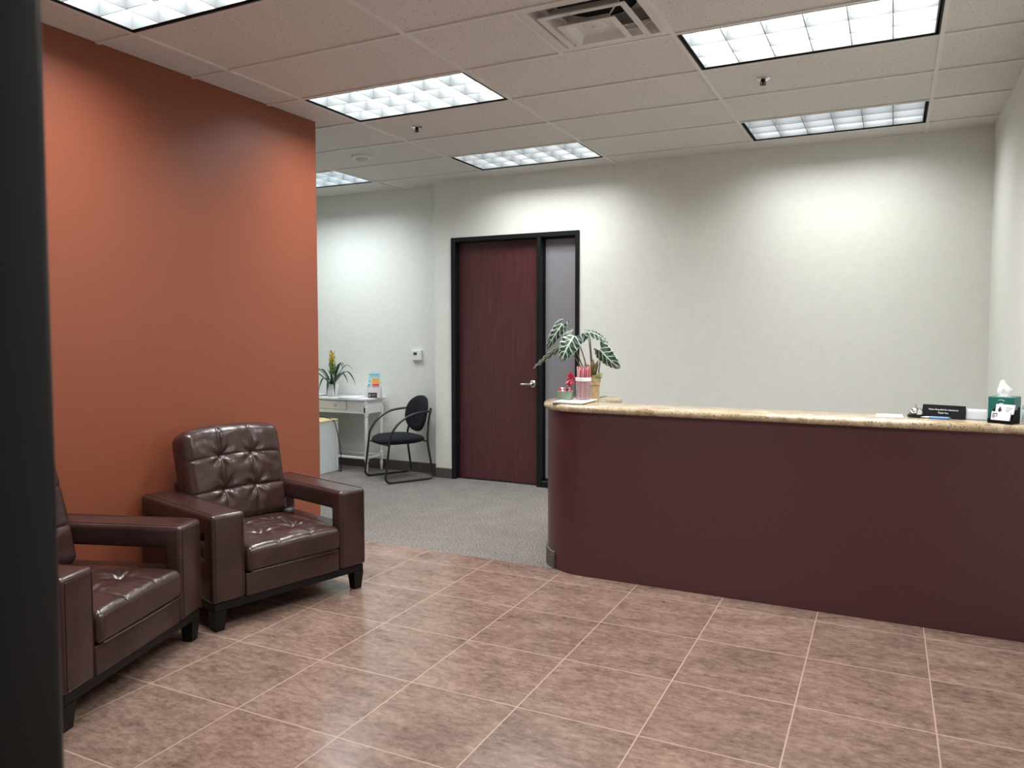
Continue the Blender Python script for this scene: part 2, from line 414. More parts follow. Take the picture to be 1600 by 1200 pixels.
# baseboards
bm = BM(); box(bm, -4.0, -.717, YREC - .012, YREC, 0, .105, .003, 1)
struct('baseboard_recess', bm, MT['base'])
bm = BM(); box(bm, -.729, DX0, YB - .012, YB, 0, .10, .003, 1); box(bm, DX1, XR, YB - .012, YB, 0, .10, .003, 1); box(bm, -.729, -.717, YB - .012, YREC - .012, 0, .10)
struct('baseboard_back', bm, MT['base'])
# room behind the sidelight
bm = BM(); box(bm, DX0 - .3, DX1 + .3, YB + 1.4, YB + 1.5, 0, DZ + .2); box(bm, DX0 - .4, DX0 - .3, YB + .2, YB + 1.5, 0, DZ + .2); box(bm, DX1 + .3, DX1 + .4, YB + .2, YB + 1.5, 0, DZ + .2); box(bm, DX0 - .4, DX1 + .4, YB + .2, YB + 1.5, DZ + .2, DZ + .3)
struct('wall_office', bm, MT['dim'])

# ------------------------------------------------------------------ ceiling
GX, GY = 1.22, .61
LIGHTS = {(0, -1): 'a', (0, 2): 'b', (0, 5): 'c', (2, 2): 'd', (2, 5): 'e', (-2, 5): 'f', (2, -1): 'g'}   # cell (i,j): x i..i+1, y j..j+1
VENT = (1, 1)                                  # half cell: x 1.83..2.44, y .61..1.22
bm = BM()
zc = H + .006
def cut(a, b, lo, hi): return max(a, lo), min(b, hi)
def inside(x, y):
    if y > YC: return x > -4.0
    return x > XL
def tile_quad(x0, x1, y0, y1):
    # clip to room
    regs = [(XL, XR, -3.9, YC), (-4.0, -.717, YC, YREC), (-.717, XR, YC, YB)]
    for rx0, rx1, ry0, ry1 in regs:
        a, b = cut(x0, x1, rx0, rx1); c, d = cut(y0, y1, ry0, ry1)
        if b - a > 1e-4 and d - c > 1e-4: quad(bm, (a, c, zc), (a, d, zc), (b, d, zc), (b, c, zc))
for i in range(-4, 4):
    for j in range(-7, 8):
        if (i, j) in LIGHTS: continue
        if (i, j) == VENT:
            tile_quad(i * GX, i * GX + .61, j * GY, (j + 1) * GY); continue
        tile_quad(i * GX, (i + 1) * GX, j * GY, (j + 1) * GY)
struct('ceiling', bm, MT['ceil'], 'speckled white acoustic ceiling tiles')
bm = BM(); tw = .011
for i in range(-3, 4):
    x = i * GX
    y0, y1 = (-3.9, YB) if x > XL else (YC, YREC)
    if -.717 > x: y1 = YREC
    box(bm, x - tw, x + tw, y0, y1, H - .003, H + .006)
for j in range(-6, 7):
    y = j * GY
    x0 = XL if y < YC else -4.0
    box(bm, x0, XR, y - tw, y + tw, H - .0025, H + .006)
box(bm, 1.83 - tw, 1.83 + tw, GY, 2 * GY, H - .003, H + .006)
# wall angle
struct('trim_2', bm, MT['tbar'], 'white metal ceiling grid bars')

def make_light():
    t = empty('ceiling_light', (0, 0, H))
    x0, x1, y0, y1 = .014, GX - .014, .014, GY - .014
    hb = BM()                                   # black reveal housing: open-bottom box
    w = .006; top = .13
    box(hb, x0, x0 + w, y0, y1, -.001, top); box(hb, x1 - w, x1, y0, y1, -.001, top); box(hb, x0 + w, x1 - w, y0, y0 + w, -.001, top); box(hb, x0 + w, x1 - w, y1 - w, y1, -.001, top); box(hb, x0, x1, y0, y1, top, top + .006)
    obj('housing', hb, MT['duct'], t)
    a = .03; X0, X1, Y0, Y1 = a, GX - a, a, GY - a
    lb = BM(); d = .072; zb = .004
    fw = .006
    box(lb, X0, X0 + fw, Y0, Y1, zb, zb + d + .02); box(lb, X1 - fw, X1, Y0, Y1, zb, zb + d + .02); box(lb, X0 + fw, X1 - fw, Y0, Y0 + fw, zb, zb + d + .02); box(lb, X0 + fw, X1 - fw, Y1 - fw, Y1, zb, zb + d + .02)
    for k in range(1, 6):
        x = X0 + (X1 - X0) * k / 6
        blade(lb, 'x', x, Y0, Y1, zb, d)
    for k in range(1, 3):
        y = Y0 + (Y1 - Y0) * k / 3
        blade(lb, 'y', y, X0, X1, zb, d)
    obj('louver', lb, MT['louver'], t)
    pb = BM(); quad(pb, (X0 + fw, Y0 + fw, zb + d + .018), (X0 + fw, Y1 - fw, zb + d + .018), (X1 - fw, Y1 - fw, zb + d + .018), (X1 - fw, Y0 + fw, zb + d + .018))
    o = obj('lamp_panel', pb, MT['lamp'], t)
    return t
def blade(bm, ax, c, a0, a1, zb, d):
    """parabolic blade: thin at the bottom, wider at the top"""
    prof = [(-.0022, zb), (.0022, zb), (.0026, zb + d * .4), (.005, zb + d), (-.005, zb + d), (-.0026, zb + d * .4)]
    rings = []
    for a in (a0, a1):
        rings.append([bm.verts.new((c + u, a, z) if ax == 'x' else (a, c + u, z)) for u, z in prof])
    ring_bridge(bm, rings)
LPOW = {(0, -1): 40, (0, 2): 40, (0, 5): 28, (2, 2): 40, (2, 5): 21, (-2, 5): 33, (2, -1): 40}
LABELS = {
 (0, -1): 'lit louvered ceiling light at the top left, cut off by the photo edge',
 (0, 2): 'lit louvered ceiling light beside the far end of the orange wall',
 (0, 5): 'lit louvered ceiling light above the mahogany door',
 (2, 2): 'largest lit louvered ceiling light, at the top right above the counter',
 (2, 5): 'lit louvered ceiling light near the right end of the back wall',
 (-2, 5): 'small far louvered ceiling light half hidden behind the orange wall',
 (2, -1): 'louvered ceiling light over the tile floor, out of the picture'}
proto = None
for (i, j) in LIGHTS:
    if proto is None: proto = make_light(); o = proto
    else: o = dup(proto)
    pw = LPOW[(i, j)]
    if pw != 40:
        ch = [c for c in o.children if c.name.startswith('lamp_panel')][0]
        ch.data = ch.data.copy(); ch.data.materials[0] = mat_emit('fluorescent_lamp_glow', (.97, .99, .975) if j != 5 or i > -2 else (.88, .96, 1.0), pw)
    o.location = (i * GX, j * GY, H); tag(o, LABELS[(i, j)], 'ceiling light', 'recessed louvered ceiling lights')

# ceiling air diffuser
t = empty('ceiling_vent', (2.135, .915, H), label='square stepped white ceiling air vent with dark duct inside', cat='air vent')
def sq_ring(bm, prof):
    rings = [[bm.verts.new((sx * h, sy * h, z)) for sx, sy in ((-1, -1), (1, -1), (1, 1), (-1, 1))] for h, z in prof]
    ring_bridge(bm, rings, closed=True)
b = BM(); sq_ring(b, [(.293, 0), (.255, .002), (.235, .05), (.215, .062), (.222, .07), (.245, .06), (.293, .008)])
obj('frame', b, MT['ventw'], t)
b = BM(); sq_ring(b, [(.218, -.020), (.188, -.018), (.160, .028), (.150, .032), (.154, .038), (.192, -.008), (.218, -.014)])
obj('ring', b, MT['ventw'], t)
b = BM(); rings = [[b.verts.new((sx * h, sy * h, z)) for sx, sy in ((-1, -1), (1, -1), (1, 1), (-1, 1))] for h, z in [(.0001, -.008), (.095, -.010), (.118, -.046), (.145, -.044), (.145, -.040), (.122, -.040), (.099, -.004), (.0001, -.002)]]
ring_bridge(b, rings)
obj('center_plate', b, MT['ventw'], t)
b = BM(); lathe(b, [(.062, -.008), (.060, -.014), (.03, -.018), (.016, -.018), (.015, -.024), (.006, -.024)], 24)
obj('knob', b, MT['ventw'], t, 40)
b = BM(); z1 = .125
for s in ((-.24, -.232, -.24, .24), (.232, .24, -.24, .24), (-.232, .232, -.24, -.232), (-.232, .232, .232, .24)): box(b, *s, .05, z1)
box(b, -.24, .24, -.24, .24, z1, z1 + .01)
obj('plenum', b, MT['ventw'], t)
b = BM(); lathe(b, [(.212, z1 - .004), (.206, z1 - .012), (.198, z1 - .004), (.198, z1 - .002), (.001, z1 - .002)], 36)
obj('duct', b, MT['duct'], t, 40)
for q in range(4):
    a = PI / 4 + q * PI / 2; b = BM()
    tube(b, [(.13 * math.cos(a), .13 * math.sin(a), -.02), (.24 * math.cos(a), .24 * math.sin(a), .01), (.30 * math.cos(a), .30 * math.sin(a), .055)], .004, 6)
    obj('bracket', b, MT['ventw'], t, 60)

# sprinklers
def sprinkler():
    t = empty('sprinkler_head', (0, 0, H))
    b = BM(); lathe(b, [(.042, .004), (.042, -.001), (.034, -.007), (.018, -.010), (.010, -.010)], 24); obj('escutcheon', b, MT['chrome'], t, 40)
    b = BM(); lathe(b, [(.014, -.006), (.013, -.016), (.007, -.020), (.005, -.032), (.008, -.033), (.019, -.034), (.019, -.036), (.004, -.038)], 16)
    tube(b, [(.012, 0, -.014), (.015, 0, -.024), (.006, 0, -.033)], .0028, 6); tube(b, [(-.012, 0, -.014), (-.015, 0, -.024), (-.006, 0, -.033)], .0028, 6)
    obj('nozzle', b, MT['black'], t, 40)
    return t
s1 = sprinkler(); s1.location = (.299, 2.119, H + .003); tag(s1, 'ceiling sprinkler head between the two lights left of the vent', 'sprinkler', 'ceiling sprinklers')
s2 = dup(s1, (2.742, 2.141, H + .003), None, 'ceiling sprinkler head between the two lights on the right')
t = empty('smoke_detector', (-.65, 2.704, H - .001), label='round white ceiling detector left of the sprinkler near the far light', cat='detector')
b = BM(); lathe(b, [(.085, .006), (.085, -.008), (.078, -.014), (.055, -.018)], 28); obj('base', b, MT['plastic'], t, 40)
b = BM(); lathe(b, [(.055, -.018), (.052, -.030), (.036, -.040), (.012, -.042)], 28); obj('cover', b, simple('detector_grey', (.52, .52, .54), .4), t, 40)

# ------------------------------------------------------------------ door with sidelight
t = empty('door_1', (0, YB, 0), label='mahogany door in a black frame with grey glass sidelight', kind='structure')
fy0, fy1 = -.018, .17
b = BM()
fw = .045
box(b, DX0, DX0 + fw, fy0, fy1, 0, DZ, .004, 1); box(b, DX1 - fw + .005, DX1, fy0, fy1, 0, DZ, .004, 1); box(b, DX0 + fw, DX1 - fw + .005, fy0, fy1, DZ - fw, DZ, .004, 1)
box(b, .425, .470, fy0, fy1, 0, DZ - fw, .004, 1); box(b, .470, DX1 - fw + .005, fy0, fy1, 0, .06, .004, 1)
# stops
box(b, DX0 + fw, DX0 + fw + .016, .115, fy1, 0, DZ - fw); box(b, DX0 + fw, .425, .115, fy1, DZ - fw - .016, DZ - fw); box(b, .409, .425, .115, fy1, 0, DZ - fw)
obj('door_frame', b, MT['black'], t)
leaf = obj('door_leaf', boxbm(DX0 + fw + .003, .422, .068, .112, .008, DZ - fw - .003, .002, 1), MT['door'], t)
hd = BM(); m = Matrix.Translation((.352, .068, .985)) @ Matrix.Rotation(R(90), 4, 'X')
lathe(hd, [(.036, 0), (.036, .006), (.030, .012), (.016, .014), (.013, .055), (.010, .058)], 28); bmesh.ops.transform(hd, matrix=m, verts=hd.verts)
tube(hd, fillet_path([(.352, .018, .985), (.335, .014, .985), (.27, .016, .983), (.235, .020, .980)], .02), [.011] * 2 + [.0105] * 14 + [.008], 12) if False else tube(hd, [(.356, .016, .985), (.33, .014, .985), (.29, .015, .984), (.25, .018, .982), (.238, .020, .981)], [.011, .012, .0105, .0095, .006], 12)
obj('lever_handle', hd, MT['nickel'], leaf, 40)['label'] = 'satin nickel lever handle'
obj('glass_pane', boxbm(.470, DX1 - fw + .005, .075, .083, .06, DZ - fw), MT['side'], t)
b = BM()
for z0 in ((.06, .075), (DZ - fw - .014, DZ - fw)): box(b, .472, DX1 - fw + .003, .060, .075, *z0)
box(b, .470, .482, .060, .075, .06, DZ - fw); box(b, DX1 - fw - .007, DX1 - fw + .005, .060, .075, .06, DZ - fw)
obj('glazing_bead', b, MT['black'], t)
struct('trim_3', boxbm(DX0 + fw, DX1 - fw, YB + .05, YB + .17, 0, .006), MT['duct'])

# ------------------------------------------------------------------ thermostat
t = empty('thermostat', (-1.04, YREC, 1.245), label='small white thermostat on the wall left of the door', cat='thermostat')
obj('body', boxbm(-.06, .06, -.028, 0, -.055, .055, .006, 2), MT['plastic'], t)
obj('screen', boxbm(-.035, .008, -.0295, -.027, .002, .030), MT['lcd'], t)

# ------------------------------------------------------------------ reception counter
CX, CY = 1.80, 1.97
TH_END = R(113)
ctr = empty('reception_counter', (CX, 1.624, 0), label='burgundy laminate reception counter front with rounded left end', cat='counter')
def U(p): return (p[0] - CX, p[1] - 1.624)
def arc(r, a0, a1, n, c=(CX, CY)): return [(c[0] + r * math.cos(a0 + (a1 - a0) * k / n), c[1] + r * math.sin(a0 + (a1 - a0) * k / n)) for k in range(n + 1)]
ro, ri = .346, .20
outer = [(XR - .002, CY - ro)] + arc(ro, R(270), TH_END, 40)
inner = [(XR - .002, CY - ri)] + arc(ri, R(270), TH_END, 40)
poly = [U(p) for p in outer] + [U(p) for p in inner[::-1]]
bm = BM()
n = len(outer); ro_ = []
for z in (0.002, 1.001):
    ro_.append([bm.verts.new((*U(p), z)) for p in outer + inner[::-1]])
a, b2 = ro_
m_ = len(a)
for k in range(m_):
    bm.faces.new((a[k], a[(k + 1) % m_], b2[(k + 1) % m_], b2[k]))
for k in range(n - 1):
    for ring in (a, b2): bm.faces.new((ring[k], ring[k + 1], ring[m_ - 2 - k], ring[m_ - 1 - k]))
obj('counter_body', bm, MT['lam'], ctr, 30)
bm = BM(); st = R(233.5)
pa = arc(ro + .012, st, TH_END, 30); pb = arc(ro + .0005, st, TH_END, 30)
ringsA = []
for k in range(31): ringsA.append([bm.verts.new((*U(pa[k]), .002)), bm.verts.new((*U(pa[k]), .105)), bm.verts.new((*U(pb[k]), .108)), bm.verts.new((*U(pb[k]), .002))])
ring_bridge(bm, ringsA)
obj('base_strip', bm, mat_carpet('carpet_base', .45), ctr, 30)['label'] = 'grey carpet base strip'
# granite worktop (lies on the counter)
wt = []
wt += [(XR - .001 - k * .1, 1.595) for k in range(23)]
wt = [p for p in wt if p[0] > 1.83]
wt += arc(.375, R(270), R(104), 44)
wt += arc(.145, R(104), R(-58), 18, (1.71, 2.19))[1:]
p0 = Vector(wt[-1]); p1 = Vector((1.80, 1.975)); p2 = Vector((1.90, 1.885))
for k in range(1, 9):
    q = k / 8; p = (1 - q) ** 2 * p0 + 2 * q * (1 - q) * Vector((1.765, 1.91)) + q * q * p2; wt.append(tuple(p))
wt += [(x, 1.885) for x in [2.0 + .1 * k for k in range(21)] if x < XR - .02] + [(XR - .001, 1.885)]
wtop = BM(); rr = .0225; zc_ = 1.0225; rings = []
nn = len(wt); nrm = []
for k in range(nn):
    a = Vector(wt[k - 1]); c = Vector(wt[(k + 1) % nn]); d = (c - a).normalized(); nrm.append(Vector((d.y, -d.x)))
# path runs front-edge right->left, so inside is to the right (-x travel => +y): n = (d.y,-d.x) -> for d=(-1,0): (0,1) inside
for q in range(9):
    ph = R(-90 + 180 * q / 8); off = rr - rr * math.cos(ph)
    ring = []
    for k in range(nn):
        o_ = off
        p = Vector(wt[k])
        if p.x > XR - .01: v = Vector((p.x, p.y + (off if p.y < 1.7 else -off)))
        else: v = p + nrm[k] * off
        ring.append(wtop.verts.new((v.x - CX, v.y - 1.74, zc_ + rr * math.sin(ph) - 1.0)))
    rings.append(ring)
ring_bridge(wtop, rings)
o = obj('worktop', wtop, MT['granite'], None, 40, (CX, 1.74, 1.0015)); tag(o, 'tan granite worktop with bullnose edge on the reception counter', 'countertop')
ZT = 1.0015 + .045                             # worktop surface

# ------------------------------------------------------------------ leather armchairs
def gauss(d, s): return math.exp(-(d / s) ** 2)
def tuft_fn(us, vs, hx, hy, crown, td, sd, seed):
    def f(x, y):
        u, v = x / hx, y / hy
        z = crown * (1 - u * u) ** .6 * (1 - v * v) ** .6 if abs(u) < 1 and abs(v) < 1 else 0
        for a in us: z -= sd * (gauss(x - a, .006) + .5 * gauss(x - a, .016))
        for b in vs: z -= sd * (gauss(y - b, .006) + .5 * gauss(y - b, .016))
        # pillows
        for a in us:
            for b in vs:
                d = math.hypot(x - a, y - b); z -= td * (gauss(d, .05) * .55 + gauss(d, .018) * .45)
                an = math.atan2(y - b, x - a)
                z -= .0042 * gauss(d - .05, .035) * math.cos(an * 6 + seed + a * 30)
        z += .005 * noise.noise(Vector((x * 9 + seed, y * 9, seed))) + .0018 * noise.noise(Vector((x * 30 + seed, y * 22, seed)))
        return z
    return f
def tapered(bm, x, y, w0, w1, z0, z1):
    rings = [[bm.verts.new((x + sx * w / 2, y + sy * w / 2, z)) for sx, sy in ((-1, -1), (1, -1), (1, 1), (-1, 1))] for w, z in ((w0, z0), (w1, z1))]
    ring_bridge(bm, rings)
def make_armchair(seed):
    t = empty('armchair')
    W, AI, D = .47, .288, .80
    for s in (-1, 1):
        bm = BM()
        xs = [-D, -.715, -.088, 0]; zs = [.142, .36, .482, .588]
        v0 = {}; 
        for side, yy in ((0, s * AI), (1, s * W)):
            for i, x in enumerate(xs):
                for k, z in enumerate(zs): v0[side, i, k] = bm.verts.new((x, yy, z))
        cells = [(i, k) for i in range(3) for k in range(3) if (i, k) != (1, 1)]
        for i, k in cells:
            for side in (0, 1): bm.faces.new([v0[side, i, k], v0[side, i + 1, k], v0[side, i + 1, k + 1], v0[side, i, k + 1]])
        def wall(a, b): bm.faces.new([v0[0, a[0], a[1]], v0[0, b[0], b[1]], v0[1, b[0], b[1]], v0[1, a[0], a[1]]])
        for i in range(3): wall((i, 0), (i + 1, 0)); wall((i, 3), (i + 1, 3)); wall((0, i), (0, i + 1)); wall((3, i), (3, i + 1))
        wall((1, 1), (2, 1)); wall((1, 2), (2, 2)); wall((1, 1), (1, 2)); wall((2, 1), (2, 2))
        bmesh.ops.recalc_face_normals(bm, faces=bm.faces)
        es = [e for e in bm.edges if len(e.link_faces) == 2 and e.calc_face_angle() > .5]
        bmesh.ops.bevel(bm, geom=es, offset=.023, segments=5, affect='EDGES', profile=.5)
        obj('arm', bm, MT['leather'], t, 50)
        bm = BM()                                # stitched seam lines round the front post
        ye = s * (AI + .019), s * (W - .019)
        tube(bm, [(.0008, ye[0], .15), (.0008, ye[0], .566), (.0008, ye[1], .566), (.0008, ye[1], .15)], .0016, 5)
        tube(bm, [(-.02, ye[0], .5885), (-D + .03, ye[0], .5885)], .0016, 5); tube(bm, [(-.02, ye[1], .5885), (-D + .03, ye[1], .5885)], .0016, 5)
        obj('arm_piping', bm, MT['leather'], t, 60)
    # seat deck and apron
    obj('apron', boxbm(-.05, -.006, -AI + .001, AI - .001, .142, .262, .008, 3), MT['leather'], t, 40)
    obj('seat_deck', boxbm(-.74, -.05, -AI + .001, AI - .001, .142, .25), MT['leather'], t)
    # seat cushion
    hx, hy, hz = .315, .283, .066
    fn = tuft_fn([-.10 + .02, .11 + .02], [-.10, .10], hx, hy, .030, .020, .0045, seed)
    bm = cushion(hx, hy, hz, .030, 100, fn)
    bmesh.ops.transform(bm, matrix=Matrix.Translation((-.305, 0, .262 + hz)), verts=bm.verts)
    sc_ = obj('seat_cushion', bm, MT['leather'], t, 180)
    bm = BM(); zt = .262 + .006; tube(bm, [(.009, -hy + .02, zt), (.0125, 0, zt - .001), (.009, hy - .02, zt)], .0035, 6); tube(bm, [(.004, -hy + .02, .3785), (.009, 0, .382), (.004, hy - .02, .3785)], .0022, 6)
    obj('piping', bm, MT['leather'], sc_, 60)
    # back cushion: built flat (x = up, z = out of the front face) then leaned
    hx, hy, hz = .268, .302, .085
    fn = tuft_fn([-.088, .098], [-.098, .098], hx, hy, .022, .019, .005, seed + 3)
    bm = cushion(hx, hy, hz, .045, 100, fn)
    for v in bm.verts:                           # crowned top, slightly waisted towards the seat
        k = (v.co.x + hx) / (2 * hx)
        v.co.x += .028 * k * (1 - (v.co.y / hy) ** 2)
        v.co.y *= .955 + .045 * math.sin(PI * min(1, k * 1.15) * .55) if k < .9 else 1 - .9 * (k - .9) ** 1.5
    lean = 14
    # columns: local x -> up, y -> y, z -> +x (front)
    ML = Matrix(((0, 0, 1, 0), (0, 1, 0, 0), (-1, 0, 0, 0), (0, 0, 0, 1)))
    ML = Matrix(((0, 0, 1, 0), (0, 1, 0, 0), (1, 0, 0, 0), (0, 0, 0, 1)))
    MM = Matrix.Translation((-.655, 0, .648)) @ Matrix.Rotation(R(-lean), 4, 'Y') @ ML
    bmesh.ops.transform(bm, matrix=MM, verts=bm.verts)
    obj('back_cushion', bm, MT['leather'], t, 180)
    bm = BM(); box(bm, -.035, .035, -.275, .275, -.24, .19, .02, 3)
    bmesh.ops.transform(bm, matrix=Matrix.Translation((-.775, 0, .44)) @ Matrix.Rotation(R(-6), 4, 'Y'), verts=bm.verts)
    obj('back_frame', bm, MT['leather'], t, 40)
    obj('plinth', boxbm(-D + .02, -.012, -W + .014, W - .014, .104, .1415, .003, 1), MT['darkwood'], t)['label'] = 'black wooden plinth rail'
    for sx in (-.045, -D + .055):
        for sy in (-1, 1):
            bm = BM(); tapered(bm, sx, sy * (W - .046), .046, .066, 0.0005, .1035); obj('leg', bm, MT['darkwood'], t)
    return t
c2 = make_armchair(1.3); c2.location = (.629, .421, 0); c2.rotation_euler = (0, 0, R(-14.8))
tag(c2, 'brown leather tufted armchair nearer the hall, its whole front in view', 'armchair', 'brown leather armchairs')
c1 = dup(c2, (.628, -.516, 0), R(18), 'brown leather tufted armchair at the left, cut off by the black jamb')

# ------------------------------------------------------------------ guest chair
t = empty('guest_chair', (-1.022, 3.758, 0), R(-120), label='black guest chair with round back and looping tube arms', cat='chair')
def seat_shape(hx, hy, hz, n=24, m=8, pw=3.2):
    bm = BM(); rings = []
    for j in range(m + 1):
        ph = -PI / 2 + PI * j / m; c = math.cos(ph) ** .45; z = hz * math.sin(ph)
        ring = []
        for k in range(n * 2):
            a = 2 * PI * k / (2 * n); ca, sa = math.cos(a), math.sin(a)
            r = (abs(ca) ** pw + abs(sa) ** pw) ** (-1 / pw)
            ring.append(bm.verts.new((hx * c * r * ca, hy * c * r * sa, z)))
        rings.append(ring)
    ring_bridge(bm, rings); return bm
bm = seat_shape(.245, .25, .046, pw=3.0)
for v in bm.verts:
    v.co.z += -.25 * max(0, v.co.x - .12) ** 2 * 4 + .012 * (v.co.y / .245) ** 2
bmesh.ops.transform(bm, matrix=Matrix.Translation((.012, 0, .405)), verts=bm.verts)
obj('seat', bm, MT['fabric'], t, 60)
bm = seat_shape(.188, .232, .030, pw=2.25)
for v in bm.verts: v.co.z += .9 * v.co.y ** 2 * .9
bmesh.ops.transform(bm, matrix=Matrix.Translation((-.232, 0, .652)) @ Matrix.Rotation(R(-12), 4, 'Y') @ Matrix(((0, 0, 1, 0), (0, 1, 0, 0), (1, 0, 0, 0), (0, 0, 0, 1))), verts=bm.verts)
obj('backrest', bm, MT['fabric'], t, 60)
for s in (-1, 1):
    y = s * .252
    ctrl = [(-.262, s * .205, .685), (-.19, y - s * .01, .690), (-.02, y, .668), (.12, y, .59), (.205, y, .48), (.222, y, .39)]
    p = smooth_path(ctrl, 6)
    p2 = fillet_path([(.222, y, .39), (.272, y, .0125), (-.262, y, .0125), (-.20, s * .235, .40), (-.235, s * .205, .60), (-.262, s * .20, .72)], .07, 7)
    bm = BM(); tube(bm, p, .0115, 10); obj('arm', bm, MT['tubeblk'], t, 60)
    bm = BM(); tube(bm, p2, .0115, 10); obj('sled_leg', bm, MT['tubeblk'], t, 60)
bm = BM(); tube(bm, [(-.195, -.235, .39), (-.195, .235, .39)], .009, 8); obj('cross_bar', bm, MT['tubeblk'], t, 60)
bm = BM(); tube(bm, [(.222, -.25, .375), (.222, .25, .375)], .009, 8); obj('cross_bar', bm, MT['tubeblk'], t, 60)

# ------------------------------------------------------------------ console table
TX0, TX1, TY0, TY1, TZ = -2.52, -1.44, 3.775, 4.122, .79
t = empty('console_table', ((TX0 + TX1) / 2, (TY0 + TY1) / 2, 0), label='white console table with turned legs against the recess wall', cat='table')
ox, oy = t.location.x, t.location.y
def TB(x0, x1, y0, y1, z0, z1, bev=0): return boxbm(x0 - ox, x1 - ox, y0 - oy, y1 - oy, z0, z1, bev=bev)
bm = BM(); ch = .07
prism(bm, [(TX0 - ox, TY1 - oy), (TX0 - ox, TY0 + ch - oy), (TX0 + ch - ox, TY0 - oy), (TX1 - ch - ox, TY0 - oy), (TX1 - ox, TY0 + ch - oy), (TX1 - ox, TY1 - oy)], TZ - .022, TZ)
bmesh.ops.bevel(bm, geom=[e for e in bm.edges], offset=.006, segments=2, affect='EDGES')
obj('tabletop', bm, MT['whitewood'], t)
bm = BM(); box(bm, TX0 + .045 - ox, TX1 - .045 - ox, TY0 + .035 - oy, TY0 + .052 - oy, .63, TZ - .022); box(bm, TX1 - .052 - ox, TX1 - .035 - ox, TY0 + .05 - oy, TY1 - .02 - oy, .63, TZ - .022); box(bm, TX0 + .035 - ox, TX0 + .052 - ox, TY0 + .05 - oy, TY1 - .02 - oy, .63, TZ - .022); box(bm, TX0 + .05 - ox, TX1 - .05 - ox, TY1 - .03 - oy, TY1 - .015 - oy, .63, TZ - .022)
box(bm, TX0 + .06 - ox, TX1 - .06 - ox, TY0 + .028 - oy, TY0 + .036 - oy, .63, .642)
obj('apron', bm, MT['whitewood'], t)
dr = obj('drawer', TB(-2.23, -1.73, TY0 + .026, TY0 + .0345, .668, .755, .002), MT['whitewood'], t)
obj('drawer_gap', TB(-2.234, -1.726, TY0 + .0335, TY0 + .0352, .664, .759), MT['base'], t)
bm = BM(); lathe(bm, [(.005, 0), (.005, .014), (.013, .020), (.012, .027), (.004, .030)], 16); bmesh.ops.transform(bm, matrix=Matrix.Translation((-1.86 - ox, TY0 + .026 - oy, .708)) @ Matrix.Rotation(R(90), 4, 'X'), verts=bm.verts)
obj('knob', bm, MT['nickel'], dr, 40)
obj('panel', TB(-1.71, TX1 - .075, TY0 + .030, TY0 + .0345, .655, .760, .002), MT['whitewood'], t)
def turned(x, y):
    bm = BM(); box(bm, x - .02, x + .02, y - .02, y + .02, .615, .70, .002, 1)
    lathe(bm, [(.018, .615), (.021, .608), (.021, .60), (.013, .592), (.017, .57), (.019, .52), (.018, .40), (.014, .22), (.013, .21), (.019, .205), (.019, .198)], 18, (x, y, 0))
    box(bm, x - .018, x + .018, y - .018, y + .018, .125, .198, .002, 1)
    lathe(bm, [(.017, .125), (.019, .118), (.012, .105), (.017, .09), (.014, .03), (.011, .001)], 18, (x, y, 0))
    return bm
for x in (TX0 + .045, TX1 - .045):
    for y in (TY0 + .055, TY1 - .032): obj('leg', turned(x - ox, y - oy), MT['whitewood'], t, 40)
bm = BM(); box(bm, TX0 + .06 - ox, TX1 - .06 - ox, TY0 + .045 - oy, TY0 + .063 - oy, .145, .168, .003, 1); box(bm, TX0 + .06 - ox, TX1 - .06 - ox, TY1 - .045 - oy, TY1 - .03 - oy, .145, .168, .003, 1)
for x in (TX0 + .045, TX1 - .045): box(bm, x - .009 - ox, x + .009 - ox, TY0 + .07 - oy, TY1 - .05 - oy, .145, .168, .003, 1)
obj('stretcher', bm, MT['whitewood'], t)

# white cabinet box in front of the table, with its cord
t = empty('storage_box', (-2.11, 3.66, 0), label='white box cabinet with cream top in front of the table', cat='cabinet')
obj('cabinet_body', boxbm(-.26, .255, -.12, .165, .002, .548, .003, 1), MT['boxwhite'], t)
obj('lid', boxbm(-.262, .257, -.122, .167, .548, .562, .003, 1), MT['cream'], t)['label'] = 'cream coloured top panel'
bm = BM(); box(bm, -.1, .259, -.124, .169, .540, .548); obj('edge_band', bm, MT['papgrey'], t)
bm = BM(); tube(bm, smooth_path([(-2.16, 3.70, .5665), (-2.02, 3.69, .585), (-1.92, 3.70, .582), (-1.845, 3.74, .545), (-1.822, 3.76, .44), (-1.79, 3.765, .30), (-1.775, 3.765, .19), (-1.772, 3.765, .02), (-1.80, 3.78, .006), (-1.95, 3.84, .006)], 8), .0045, 8)
o = obj('power_cord', bm, MT['black'], None, 60); tag(o, 'thin black cord hanging over the white box cabinet', 'cord')

